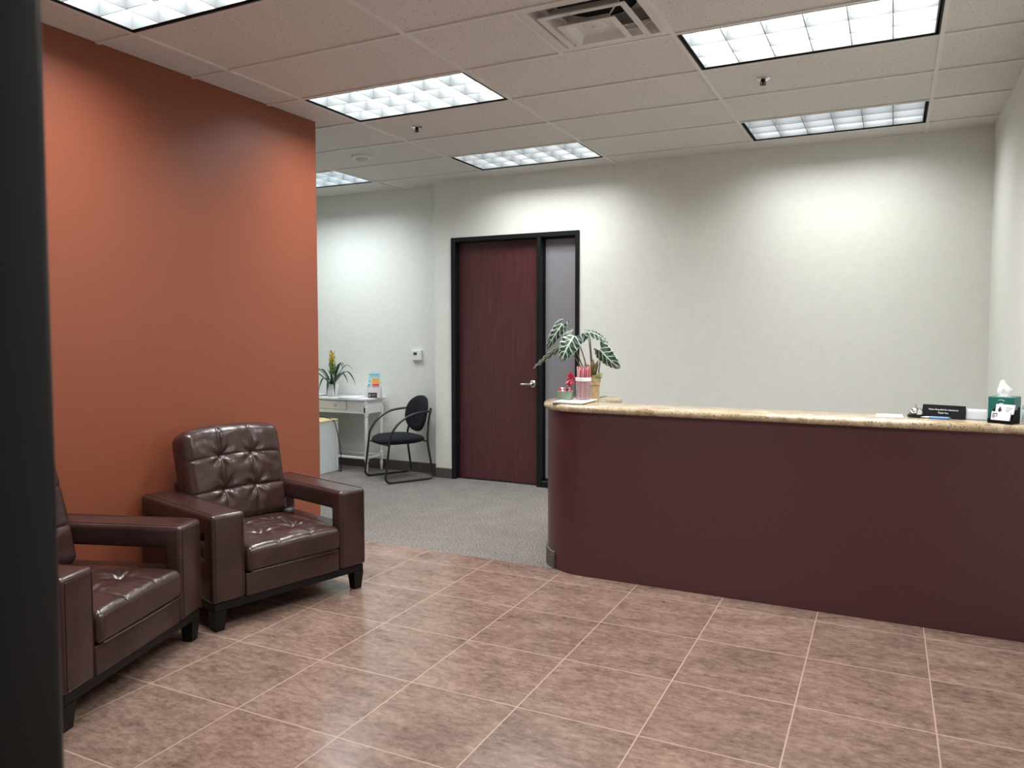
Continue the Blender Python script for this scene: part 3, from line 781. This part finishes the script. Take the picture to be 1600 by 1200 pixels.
# table things
def cmat(name): return MT[name]
t = empty('bromeliad', (-2.015, 3.93, TZ), label='yellow flowering bromeliad in a white pot on the console table', cat='plant')
bm = BM(); rings = []
for h, z in [(.034, 0), (.036, .004), (.048, .128), (.047, .133), (.042, .131), (.040, .10)]:
    rings.append([bm.verts.new((sx * h, sy * h, z)) for sx, sy in ((-1, -1), (0, -1.06), (1, -1), (1.06, 0), (1, 1), (0, 1.06), (-1, 1), (-1.06, 0))])
ring_bridge(bm, rings); obj('pot', bm, MT['ceramic'], t, 30)
bm = BM(); lathe(bm, [(.039, .10), (.040, .118), (.002, .122)], 16); obj('soil', bm, MT['soil'], t)
def strap_leaf(bm, base, ang, length, rise, droop, width, segs=12, twist=0):
    d = Vector((math.cos(ang), math.sin(ang), 0)); side = Vector((-d.y, d.x, 0)); rows = []
    for k in range(segs + 1):
        q = k / segs
        p = Vector(base) + d * length * (q ** .9) + Vector((0, 0, rise * math.sin(min(1, q * 1.0) * PI * .62) - droop * q ** 3))
        w = width * (.55 + .9 * q * (1 - q) * 2) * (1 - q ** 4) + .0008
        rows.append([bm.verts.new(p - side * w + Vector((0, 0, w * .35))), bm.verts.new(p), bm.verts.new(p + side * w + Vector((0, 0, w * .35)))])
    for a, b in zip(rows, rows[1:]):
        for j in range(2): bm.faces.new((a[j], a[j + 1], b[j + 1], b[j]))
rnd = random.Random(4)
spec = [(-10, .33, .20, .17, .013), (-22, .30, .17, .12, .013), (-45, .19, .17, .16, .013), (20, .20, .24, .06, .012), (75, .14, .26, .05, .012), (120, .18, .24, .05, .012), (165, .28, .20, .10, .013), (195, .30, .17, .12, .013), (215, .22, .22, .08, .012), (250, .15, .12, .20, .014), (285, .12, .10, .20, .014), (320, .12, .12, .22, .014), (340, .2, .26, .06, .011), (140, .12, .28, .02, .012)]
for a, ln, rs, dp, w in spec:
    bm = BM(); strap_leaf(bm, (.010 * math.cos(R(a)), .012 * math.sin(R(a)), .125), R(a), ln * 1.1, rs, dp, w * 1.45)
    o = obj('leaf', bm, MT['strap'], t, 60); s = o.modifiers.new('thick', 'SOLIDIFY'); s.thickness = .0015
bm = BM(); bmy = BM()
tube(bm, [(0, 0, .12), (0, 0, .33), (.002, 0, .42)], [.016, .012, .006], 8)
for k in range(46):
    q = k / 45; a = k * 2.4; z = .22 + .25 * q; r = .058 * (1 - .5 * q)
    tgt = bmy if q > .42 else bm
    p0 = Vector((.006 * math.cos(a), .006 * math.sin(a), z)); p1 = p0 + Vector((math.cos(a) * r, math.sin(a) * r, .045)); sd = Vector((-math.sin(a), math.cos(a), 0)) * .013
    mid = (p0 + p1) / 2 + Vector((math.cos(a), math.sin(a), 0)) * .006
    v = [tgt.verts.new(x) for x in (p0 - sd * .5, p0 + sd * .5, mid + sd, p1, mid - sd)]
    tgt.faces.new((v[0], v[1], v[2], v[4])); tgt.faces.new((v[4], v[2], v[3]))
obj('flower_stalk', bm, MT['bractg'], t, 60)
obj('flower', bmy, MT['bract'], t, 60)['label'] = 'yellow flower spike'

def paper_stack(name, w, d, n, loc, rz, label, cat, matname='paper', th=.0012, seed=1, group=None):
    bm = BM(); rn = random.Random(seed); z = .0006
    for k in range(n):
        m = Matrix.Translation((rn.uniform(-.01, .01), rn.uniform(-.006, .006), 0)) @ Matrix.Rotation(rn.uniform(-.05, .05), 4, 'Z')
        box(bm, -w / 2, w / 2, -d / 2, d / 2, z, z + th, mtx=m); z += th + .0004
    o = obj(name, bm, MT[matname], None, None, loc); o.rotation_euler = (0, 0, rz); tag(o, label, cat, group); return o
paper_stack('paper_sheets', .20, .28, 4, (-1.72, 3.92, TZ + .0005), .1, 'loose white sheets lying in the middle of the console table', 'papers', seed=2)
paper_stack('paper_pile', .20, .26, 8, (-2.24, 3.93, TZ + .0005), -.1, 'white papers on the table left of the bromeliad pot', 'papers', seed=3)
# brochure holder
t = empty('brochure_holder', (-1.49, 3.985, TZ), R(24), label='white brochure holder at the right end of the console table', cat='holder')
bm = BM(); box(bm, -.075, .075, -.045, -.041, .004, .115); box(bm, -.075, .075, .030, .034, .004, .17); box(bm, -.075, .075, -.045, .034, 0, .004)
for s in (-1, 1): prism(bm, [(-.045, .004), (.034, .004), (.034, .17), (-.045, .115)], -.002, .002, Matrix.Translation((s * .073, 0, 0)) @ Matrix(((0, 0, 1, 0), (1, 0, 0, 0), (0, 1, 0, 0), (0, 0, 0, 1))))
obj('holder_shell', bm, MT['plastic'], t)
b_ = empty('brochure', (-1.49, 3.985, TZ), R(24), label='colourful striped brochure standing in the white holder', cat='brochure')
lean = Matrix.Translation((0, -.012, .006)) @ Matrix.Rotation(R(-7), 4, 'X')
obj('page', boxbm(-.066, .066, -.003, .003, 0, .262, mtx=lean), MT['cblue'], b_)
def pr(x0, x1, z0, z1, m, name): obj(name, boxbm(x0, x1, -.0038, -.003, z0, z1, mtx=lean), MT[m], b_)
pr(-.034, .058, .03, .205, 'cyellow', 'print_panel')
for k, (cname) in enumerate(['corange', 'corange', 'cred', 'cpurple', 'cindigo', 'cindigo']):
    z1 = .198 - k * .028
    o = boxbm(-.022, .05, -.0046, -.0038, z1 - .022, z1, mtx=lean); obj('print_stripe', o, MT[cname], b_)
for k, z in enumerate((.175, .135, .10)): pr(-.062, -.044, z - .012, z, 'cteal', 'print_mark')
bm = BM(); rn = random.Random(5); x = -.056
while x < .05:
    w = rn.uniform(.004, .011); box(bm, x, x + w, -.0038, -.003, .232, .246, mtx=lean); x += w + .003
x = -.046
while x < .05:
    w = rn.uniform(.004, .009); box(bm, x, x + w, -.0038, -.003, .214, .220, mtx=lean); x += w + .003
obj('print_heading', bm, MT['cteal'], b_)
t = empty('business_card', (-1.468, 3.936, TZ + .0005), R(24), label='black business card leaning on the front of the brochure holder', cat='card')
mt = Matrix.Rotation(R(-4), 4, 'X')
obj('card_sheet', boxbm(-.058, .036, -.002, 0, 0, .055, mtx=mt), MT['ink'], t)
bm = BM(); box(bm, -.048, -.035, -.0026, -.002, .014, .040, mtx=mt); box(bm, -.02, .026, -.0026, -.002, .033, .036, mtx=mt); box(bm, -.02, .018, -.0026, -.002, .022, .024, mtx=mt)
obj('card_print', bm, MT['papgrey'], t)

# ------------------------------------------------------------------ things on the counter, left end
paper_stack('magazine_stack', .20, .27, 3, (1.685, 1.785, ZT + .0005), .03, 'white magazines lying flat under the jar on the counter end', 'magazines', th=.004, seed=8)
ZM = ZT + .0151
# alocasia in wrapped pot
ax, ay = 1.705, 2.03
t = empty('alocasia', (ax, ay, ZT), label='alocasia with white veined arrow leaves in a tan wrapped pot', cat='plant')
bm = BM(); prof = [(.050, .001), (.052, .01), (.054, .07), (.051, .100), (.059, .118), (.062, .150), (.057, .152), (.052, .13)]
lathe(bm, prof, 28)
for v in bm.verts:
    a = math.atan2(v.co.y, v.co.x); k = 1 + .05 * math.sin(a * 11) * min(1, v.co.z / .08); v.co.x *= k; v.co.y *= k
    if v.co.z > .14: v.co.z += .010 * math.sin(a * 5)
obj('pot_wrap', bm, MT['tan'], t, 40)
bm = BM(); tube(bm, [(.053 * math.cos(2 * PI * k / 24), .053 * math.sin(2 * PI * k / 24), .100) for k in range(24)], .004, 6, closed=True)
obj('tie', bm, MT['tan'], t, 60)
bm = BM(); lathe(bm, [(.047, .11), (.050, .135), (.002, .139)], 16); obj('soil', bm, MT['soil'], t)
def arrow_leaf(base, tip, width, nhint, bend=.02, lobe=.28, wav=.006, nu=12, nv=26, fold=.25):
    """shield leaf. base = stalk attachment, tip = point; lobes reach back behind the base"""
    base, tip = Vector(base), Vector(tip); d = tip - base; ln = d.length; d.normalize()
    nh = Vector(nhint); nrm = (nh - d * nh.dot(d)).normalized(); s = d.cross(nrm)
    bm = BM(); uvl = bm.loops.layers.uv.new('UVMap'); grid = []
    for j in range(nv + 1):
        q = -lobe + (1 + lobe) * j / nv
        if q < 0: half = width * (.80 + .35 * (q / lobe)) ; gap = width * .42 * (-q / lobe)
        else: half = width * (1 - q) ** .75 * (1 + .9 * q) * .80; gap = 0
        half += width * .05 * math.sin(j * 1.9)
        row = []
        for i in range(nu + 1):
            u = -1 + 2 * i / nu
            off = (gap + (max(half, gap + .002) - gap) * abs(u)) * (1 if u >= 0 else -1) if u != 0 else 0
            if u == 0: off = 0 if q >= 0 else None
            z = bend * (1 - (q - .3) ** 2 * 2.2) - fold * abs(off or 0) + wav * math.sin(j * 1.9 + 1) * abs(u)
            qq = q if (q >= 0 or u != 0) else 0
            p = base + d * ln * qq + s * (off or 0) + nrm * z
            row.append((p, (u + 1) / 2, (q + lobe) / (1 + lobe)))
        grid.append(row)
    vs = [[bm.verts.new(p) for p, _, _ in row] for row in grid]
    for j in range(nv):
        q = -lobe + (1 + lobe) * (j + .5) / nv
        for i in range(nu):
            if q < -.02 and i in (nu // 2 - 1, nu // 2): 
                continue
            f = bm.faces.new((vs[j][i], vs[j][i + 1], vs[j + 1][i + 1], vs[j + 1][i]))
            for lp, (jj, ii) in zip(f.loops, ((j, i), (j, i + 1), (j + 1, i + 1), (j + 1, i))):
                lp[uvl].uv = (grid[jj][ii][1], grid[jj][ii][2])
    bmesh.ops.delete(bm, geom=[v for v in bm.verts if not v.link_faces], context='VERTS')
    return bm
cam_dir = Vector((.35, -.93, .12))
Lf = [  # base, tip, width, normal hint, stem foot
 ((1.515, 1.99, 1.535), (1.425, 1.94, 1.378), .050, (.35, -.9, .25), (1.685, 2.02), .035),
 ((1.545, 1.93, 1.385), (1.352, 1.88, 1.250), .035, (.1, .5, 1), (1.69, 2.00), .02),
 ((1.625, 1.93, 1.455), (1.560, 1.86, 1.300), .085, (.25, -.8, .55), (1.70, 2.02), .03),
 ((1.705, 1.97, 1.470), (1.835, 2.00, 1.405), .058, (.25, -.45, 1), (1.72, 2.03), .03),
 ((1.795, 1.98, 1.375), (1.925, 1.95, 1.258), .070, (-.45, -.85, .3), (1.745, 2.04), .03),
 ((1.66, 2.09, 1.475), (1.60, 2.14, 1.42), .060, (0, -.3, 1), (1.70, 2.06), .02)]
for (b0, tp, w, nh, ft, bend) in Lf:
    off = Vector((ax, ay, ZT))
    bm = arrow_leaf(Vector(b0) - off, Vector(tp) - off, w, nh, bend)
    o = obj('leaf', bm, MT['alo'], t, 180); s = o.modifiers.new('thick', 'SOLIDIFY'); s.thickness = .0014
    nrm = Vector(nh).normalized()
    bend_v = (Vector(b0) + Vector((ft[0], ft[1], ZT + .135))) / 2 + Vector(((b0[0] - ft[0]) * .12, 0, .06))
    dd = (Vector(tp) - Vector(b0)).normalized(); nn_ = (Vector(nh) - dd * Vector(nh).dot(dd)).normalized()
    att = Vector(b0) + nn_ * bend * .78
    bm = BM(); tube(bm, [p - off for p in smooth_path([(ft[0], ft[1], ZT + .13), tuple(bend_v), tuple(att)], 8)], [.0048 - .0026 * k / 16 for k in range(17)], 7)
    obj('stem', bm, MT['stem'], t, 60)
bm = BM(); rn = random.Random(12)                  # brown sheaths at the foot of the stems
for k in range(9):
    a = k * .7 + .3; p0 = Vector((.02 * math.cos(a), .02 * math.sin(a), .13)); p1 = Vector((.055 * math.cos(a), .04 * math.sin(a), .13 + rn.uniform(.09, .15)))
    md = (p0 + p1) / 2 + Vector((0, 0, .02)); sd = Vector((-math.sin(a), math.cos(a), 0)) * .02
    v = [bm.verts.new(x) for x in (p0 - sd * .6, p0 + sd * .6, md + sd, p1, md - sd)]; bm.faces.new((v[0], v[1], v[2], v[4])); bm.faces.new((v[4], v[2], v[3]))
o = obj('dry_sheath', bm, MT['olive'], t, 60); s = o.modifiers.new('thick', 'SOLIDIFY'); s.thickness = .0015
bm = BM()
for k in range(7):
    a = -.9 + k * .42; p0 = Vector((.052 * math.cos(a), .052 * math.sin(a), .13)); p1 = Vector((.080 * math.cos(a), .072 * math.sin(a), .165 + .018 * math.sin(k * 2.1)))
    md = (p0 + p1) / 2 + Vector((0, 0, .012)); sd = Vector((-math.sin(a), math.cos(a), 0)) * .022
    v = [bm.verts.new(x) for x in (p0 - sd, p0 + sd, md + sd, p1, md - sd)]; bm.faces.new((v[0], v[1], v[2], v[4])); bm.faces.new((v[4], v[2], v[3]))
o = obj('foil_collar', bm, simple('pale_olive_paper', (.36, .36, .19), .6, var=.3), t, 60); s = o.modifiers.new('thick', 'SOLIDIFY'); s.thickness = .0015
# red flower pick beside the pot
t = empty('red_flower', (1.605, 1.925, ZT), label='red artificial flower behind the green dish on the counter', cat='flower')
bm = BM(); rn = random.Random(3); c0 = Vector((0, -.005, .135))
for k in range(34):
    d = Vector((rn.gauss(0, 1) * .75, rn.gauss(0, 1) * .6, rn.gauss(0, 1) * 1.15)).normalized(); r = rn.uniform(.028, .045)
    d.z *= 1.25
    p0 = c0 + d * .006; p1 = c0 + d * r; sd = d.orthogonal().normalized() * .011; md = p0.lerp(p1, .6)
    v = [bm.verts.new(x) for x in (p0, md + sd, p1, md - sd)]; bm.faces.new(v)
o = obj('petals', bm, MT['red'], t); s = o.modifiers.new('thick', 'SOLIDIFY'); s.thickness = .0012
bm = BM(); tube(bm, [(0, 0, .001), (.002, -.003, .07), (0, -.005, .13)], .003, 6); obj('stem', bm, MT['stem'], t, 60)
# jar with sticks
jx, jy = 1.718, 1.85
t = empty('jar', (jx, jy, ZM), label='clear jar with white collar holding pink sticks', cat='jar')
bm = BM(); lathe(bm, [(.040, .0005), (.048, .004), (.050, .02), (.050, .112), (.045, .122), (.043, .122), (.047, .110), (.047, .02), (.040, .006)], 28); obj('jar_body', bm, MT['jarglass'], t, 40)
bm = BM(); ring = []; lathe(bm, [(.0455, .116), (.051, .118), (.051, .138), (.0455, .140)], 28, cap0=False, cap1=False)
lathe(bm, [(.0440, .140), (.0440, .116)], 28, cap0=False, cap1=False)
obj('collar', bm, MT['ceramic'], t, 40)
rn = random.Random(21)
st_protos = {}
for k in range(44):
    a = k * 2.39996; r0 = .042 * math.sqrt((k + .5) / 44); r1 = r0 * 1.0
    h = rn.uniform(.185, .213); mn = ('pink', 'pinkred', 'palepink')[k % 3]
    bm = BM(); p0 = Vector((r0 * math.cos(a), r0 * math.sin(a), .008)); p1 = Vector((r1 * math.cos(a + .1), r1 * math.sin(a + .1), h))
    tube(bm, [p0, p0.lerp(p1, .5), p1], .0034, 6)
    o = obj('candy_stick', bm, MT[mn], None, 60, (jx, jy, ZM)); tag(o, 'pink or red thin stick standing in the clear jar', 'stick', 'sticks in the jar')
# green dish with berries
gx, gy = 1.612, 1.815
t = empty('dish', (gx, gy, ZM), label='square green dish of red berries on the magazines', cat='dish')
bm = BM(); rings = []
for h, z in [(.040, .0005), (.046, .003), (.050, .052), (.048, .053), (.044, .05), (.042, .012), (.03, .008)]:
    ring = []
    for k in range(24):
        a = 2 * PI * k / 24; r = (abs(math.cos(a)) ** 6 + abs(math.sin(a)) ** 6) ** (-1 / 6); ring.append(bm.verts.new((h * r * math.cos(a), .8 * h * r * math.sin(a), z)))
    rings.append(ring)
ring_bridge(bm, rings); obj('bowl', bm, MT['greenglass'], t, 40)
bproto = {}
for k in range(34):
    mn = ('red', 'tissue', 'pinkred', 'ink', 'pinkred', 'red', 'pink')[k % 7]
    if mn not in bproto:
        bm = BM(); bmesh.ops.create_icosphere(bm, subdivisions=2, radius=.0085); o = obj('berry', bm, MT[mn], None, 180); bproto[mn] = o
    else:
        o = bproto[mn].copy(); COL.objects.link(o)
    lay = k // 14; i = k % 14
    x = -.033 + (i % 5) * .0165 + rn.uniform(-.003, .003); y = -.022 + (i // 5) * .020 + rn.uniform(-.002, .002)
    if lay == 2: x, y = x * .95, y * .7
    o.location = (gx + x, gy + y, ZM + .036 + lay * .013 + rn.uniform(0, .006)); tag(o, 'small round berry or candy heaped in the green dish', 'berry', 'berries in the green dish')

# ------------------------------------------------------------------ things on the counter, right end
t = empty('note_pad', (3.462, 1.745, ZT), R(2), label='blank white note pad lying by the bell', cat='note pad')
obj('sheets', boxbm(-.062, .062, -.075, .075, .0005, .007), MT['paper'], t); obj('backing', boxbm(-.063, .063, -.076, .076, .0002, .0008), MT['papgrey'], t)
t = empty('service_bell', (3.585, 1.775, ZT), label='small chrome service bell on the counter', cat='bell')
bm = BM(); lathe(bm, [(.038, .0005), (.040, .004), (.040, .012), (.034, .015)], 28); obj('base', bm, MT['black'], t, 40)
bm = BM(); lathe(bm, [(.037, .017), (.036, .022), (.031, .036), (.020, .046), (.008, .049), (.003, .049)], 28); obj('dome', bm, MT['chrome'], t, 60)
bm = BM(); lathe(bm, [(.006, .049), (.006, .053), (.0035, .054), (.0035, .064), (.005, .065), (.005, .068), (.001, .069)], 14); obj('button', bm, MT['chrome'], t, 40)
# tent sign
t = empty('counter_sign', (3.712, 1.795, ZT), R(-15), label='black tent sign asking visitors to ring the bell', cat='sign')
sw, sd, sh = .097, .032, .066
bm = BM(); prism(bm, [(-sd, 0.0005), (sd, .0005), (.003, sh), (-.003, sh)], -sw, sw, Matrix(((0, 0, 1, 0), (1, 0, 0, 0), (0, 1, 0, 0), (0, 0, 0, 1))))
obj('sign_body', bm, MT['signblk'], t)
al = math.atan2(sd - .003, sh)
def sface(u): # u height along face -> matrix for text lying on the front slanted face
    p = Vector((0, -sd + (sd - .003) * u / sh - .0006, u)); return Matrix.Translation(p) @ Matrix.Rotation(PI / 2 - al, 4, 'X')
text_mesh('sign_text', 'Please Ring Bell For Assistance', .0108, MT['white'], t, sface(.040)); text_mesh('sign_text', 'Thank You', .0108, MT['white'], t, sface(.024))
# pen
t = empty('pen', (3.672, 1.722, ZT + .0067), R(-10), label='blue pen lying in front of the black tent sign', cat='pen')
mt = Matrix.Rotation(R(90), 4, 'Y')
bm = BM(); lathe(bm, [(.0045, -.030), (.0065, -.02), (.0065, .05), (.0058, .058), (.003, .060)], 14); bmesh.ops.transform(bm, matrix=mt, verts=bm.verts); obj('barrel', bm, MT['blue'], t, 40)
bm = BM(); lathe(bm, [(.0008, -.068), (.0025, -.058), (.0045, -.042), (.0048, -.030)], 14); bmesh.ops.transform(bm, matrix=mt, verts=bm.verts); obj('tip', bm, MT['nickel'], t, 40)
bm = BM(); box(bm, .02, .066, -.0018, .0018, .0055, .0072); box(bm, .060, .066, -.0018, .0018, .001, .0072); obj('clip', bm, MT['nickel'], t)
bm = BM(); x = .016
while x < .05: box(bm, x, x + .0035, -.0058, -.0052, -.0015, .0022); x += .0052
obj('print', bm, MT['white'], t)
# acrylic card stand with white cards
t = empty('card_stand', (3.855, 1.775, ZT), R(-12), label='clear acrylic stand of white cards between the sign and black holder', cat='card holder')
mt = Matrix.Rotation(R(-18), 4, 'X')
bm = BM(); box(bm, -.050, .050, -.032, .035, .0005, .003); box(bm, -.050, .050, -.003, 0, .003, .055, mtx=Matrix.Translation((0, -.028, 0)) @ mt); box(bm, -.050, .050, -.003, 0, .003, .088, mtx=Matrix.Translation((.0, .016, 0)) @ Matrix.Rotation(R(-8), 4, 'X'))
obj('stand', bm, MT['acryl'], t)
o = obj('white_card', boxbm(-.044, .044, -.006, 0, .0045, .0555, mtx=Matrix.Translation((0, -.018, 0)) @ mt), MT['paper'], None, None, (3.855, 1.775, ZT)); o.rotation_euler = (0, 0, R(-12)); tag(o, 'blank white business cards standing in the clear acrylic stand', 'cards')
# black two tier card holder
hx_, hy_, hr = 3.957, 1.672, R(-30)
t = empty('card_holder', (hx_, hy_, ZT), hr, label='black two tier business card holder in front of the tissue box', cat='card holder')
bm = BM(); hw = .052
def sideprof(bm, poly, x0, x1): prism(bm, poly, x0, x1, Matrix(((0, 0, 1, 0), (1, 0, 0, 0), (0, 1, 0, 0), (0, 0, 0, 1))))
sp = [(-.045, .0005), (.045, .0005), (.045, .078), (.034, .078), (.030, .066), (.012, .066), (.004, .040), (-.014, .040), (-.020, .022), (-.045, .022)]
sideprof(bm, sp, hw - .004, hw); sideprof(bm, sp, -hw, -hw + .004)
box(bm, -hw + .004, hw - .004, -.045, -.041, .0005, .016); box(bm, -hw + .004, hw - .004, -.041, .045, .0005, .004); box(bm, -hw + .004, hw - .004, -.004, 0, .004, .044); box(bm, -hw + .004, hw - .004, .041, .045, .004, .062)
obj('rack', bm, MT['signblk'], t)
def cards(name, y, z, label, logo):
    c = empty(name, (hx_, hy_, ZT), hr, label=label, cat='cards')
    mt = Matrix.Translation((-.004, y, z)) @ Matrix.Rotation(R(-16), 4, 'X')
    obj('card_pack', boxbm(-.042, .042, -.008, 0, 0, .050, mtx=mt), MT['paper'], c)
    bm = BM(); 
    if logo == 'drop':
        pts = [(-.022 + .008 * math.cos(a) * (1 if math.sin(a) < .2 else .55), .024 + .014 * math.sin(a)) for a in [2 * PI * k / 18 for k in range(18)]]
        prism(bm, pts, 0, .0006, mt @ Matrix.Translation((0, -.0081, 0)) @ Matrix.Rotation(R(90), 4, 'X'))
        for k in range(3): box(bm, .004, .034 - .006 * k, -.0088, -.008, .032 - .008 * k, .0335 - .008 * k, mtx=mt)
    else:
        for (x0, x1, z0, z1) in ((-.036, -.033, .020, .042), (-.036, -.016, .038, .042), (-.019, -.016, .026, .042), (-.030, -.028, .014, .036), (-.030, -.020, .026, .028)): box(bm, x0, x1, -.0088, -.008, z0, z1, mtx=mt)
    obj('card_logo', bm, MT['ink'], c)
cards('business_cards', -.021, .0045, 'white business cards with a bracket shaped mark in the lower tier', 'bracket')
cards('business_cards', .022, .038, 'white business cards with a dark drop mark in the upper tier', 'drop')
# tissue box
t = empty('tissue_box', (3.975, 1.808, ZT), R(-22), label='teal tissue box with a white tissue pulled up', cat='tissue box')
obj('carton', boxbm(-.056, .056, -.056, .056, .0005, .120, .002, 1), MT['teal'], t)
bm = BM(); lathe(bm, [(.032, .1195), (.034, .1208), (.028, .1208)], 20, squash=.7); obj('opening', bm, MT['white'], t)
bm = BM(); rings = []; rn = random.Random(9)
for j, (r, z, dx) in enumerate([(.020, .121, .0), (.027, .137, -.002), (.028, .152, .0), (.020, .170, -.006), (.012, .185, -.010), (.009, .196, -.010), (.003, .199, -.008)]):
    rings.append([bm.verts.new((dx + r * (1 + .25 * math.sin(k * 1.9 + j) * (j > 0)) * math.cos(2 * PI * k / 20), .5 * r * (1 + .3 * math.sin(k * 2.7 + j * .6)) * math.sin(2 * PI * k / 20), z + .003 * math.sin(k * 1.3 + j))) for k in range(20)])
ring_bridge(bm, rings); obj('tissue', bm, MT['tissue'], t, 50)['label'] = 'crumpled white tissue'
bm = BM(); tube(bm, smooth_path([(-.012, -.0562, .102), (.0, -.0564, .106), (.016, -.0562, .100)], 5), .0012, 5); box(bm, -.006, .010, -.0566, -.056, .086, .090); obj('print', bm, MT['white'], t)
# bottle at the edge of the photo
t = empty('pump_bottle', (4.063, 1.705, ZT), label='clear labelled bottle cut off by the right photo edge', cat='bottle')
bm = BM(); lathe(bm, [(.025, .0005), (.029, .004), (.029, .075), (.022, .09), (.012, .096), (.012, .104)], 24); obj('bottle_body', bm, MT['clear'], t, 40)
bm = BM(); lathe(bm, [(.0293, .020), (.0297, .022), (.0297, .066), (.0293, .068)], 24, cap0=False, cap1=False); obj('bottle_label', bm, MT['label'], t, 40)
bm = BM(); lathe(bm, [(.013, .104), (.013, .116), (.006, .118), (.005, .128)], 18); obj('cap', bm, MT['white'], t, 40)

# ------------------------------------------------------------------ world and camera
w = bpy.data.worlds.new('world'); SC.world = w; w.use_nodes = True
w.node_tree.nodes['Background'].inputs[0].default_value = (.05, .05, .055, 1); w.node_tree.nodes['Background'].inputs[1].default_value = .3
cd = bpy.data.cameras.new('camera'); cam = bpy.data.objects.new('camera', cd); COL.objects.link(cam)
f, yaw, pitch, roll = 1197.89, .4608, .0503, -.0006
cd.sensor_fit = 'HORIZONTAL'; cd.sensor_width = 36; cd.lens = 36 * f / 1600; cd.shift_y = -20.374 / 1600; cd.clip_start = .02
cy, sy = math.cos(yaw), math.sin(yaw)
fw_ = Vector((-sy, cy, 0)); rt = Vector((cy, sy, 0)); up = Vector((0, 0, 1))
f2 = fw_ * math.cos(pitch) - up * math.sin(pitch); u2 = up * math.cos(pitch) + fw_ * math.sin(pitch)
r3 = rt * math.cos(roll) + u2 * math.sin(roll); u3 = u2 * math.cos(roll) - rt * math.sin(roll)
cam.matrix_world = Matrix(((r3.x, u3.x, -f2.x, 3.4694), (r3.y, u3.y, -f2.y, -2.6952), (r3.z, u3.z, -f2.z, 1.4864), (0, 0, 0, 1)))
cd.dof.use_dof = True; cd.dof.focus_distance = 4.6; cd.dof.aperture_fstop = 5.0
SC.camera = cam
SC.view_settings.view_transform = 'Standard'; SC.view_settings.look = 'None'; SC.view_settings.exposure = .16; SC.view_settings.gamma = 1; SC.view_settings.use_curve_mapping = False
SC.cycles.use_denoising = True; SC.cycles.max_bounces = 10; SC.cycles.diffuse_bounces = 6; SC.cycles.sample_clamp_indirect = 6
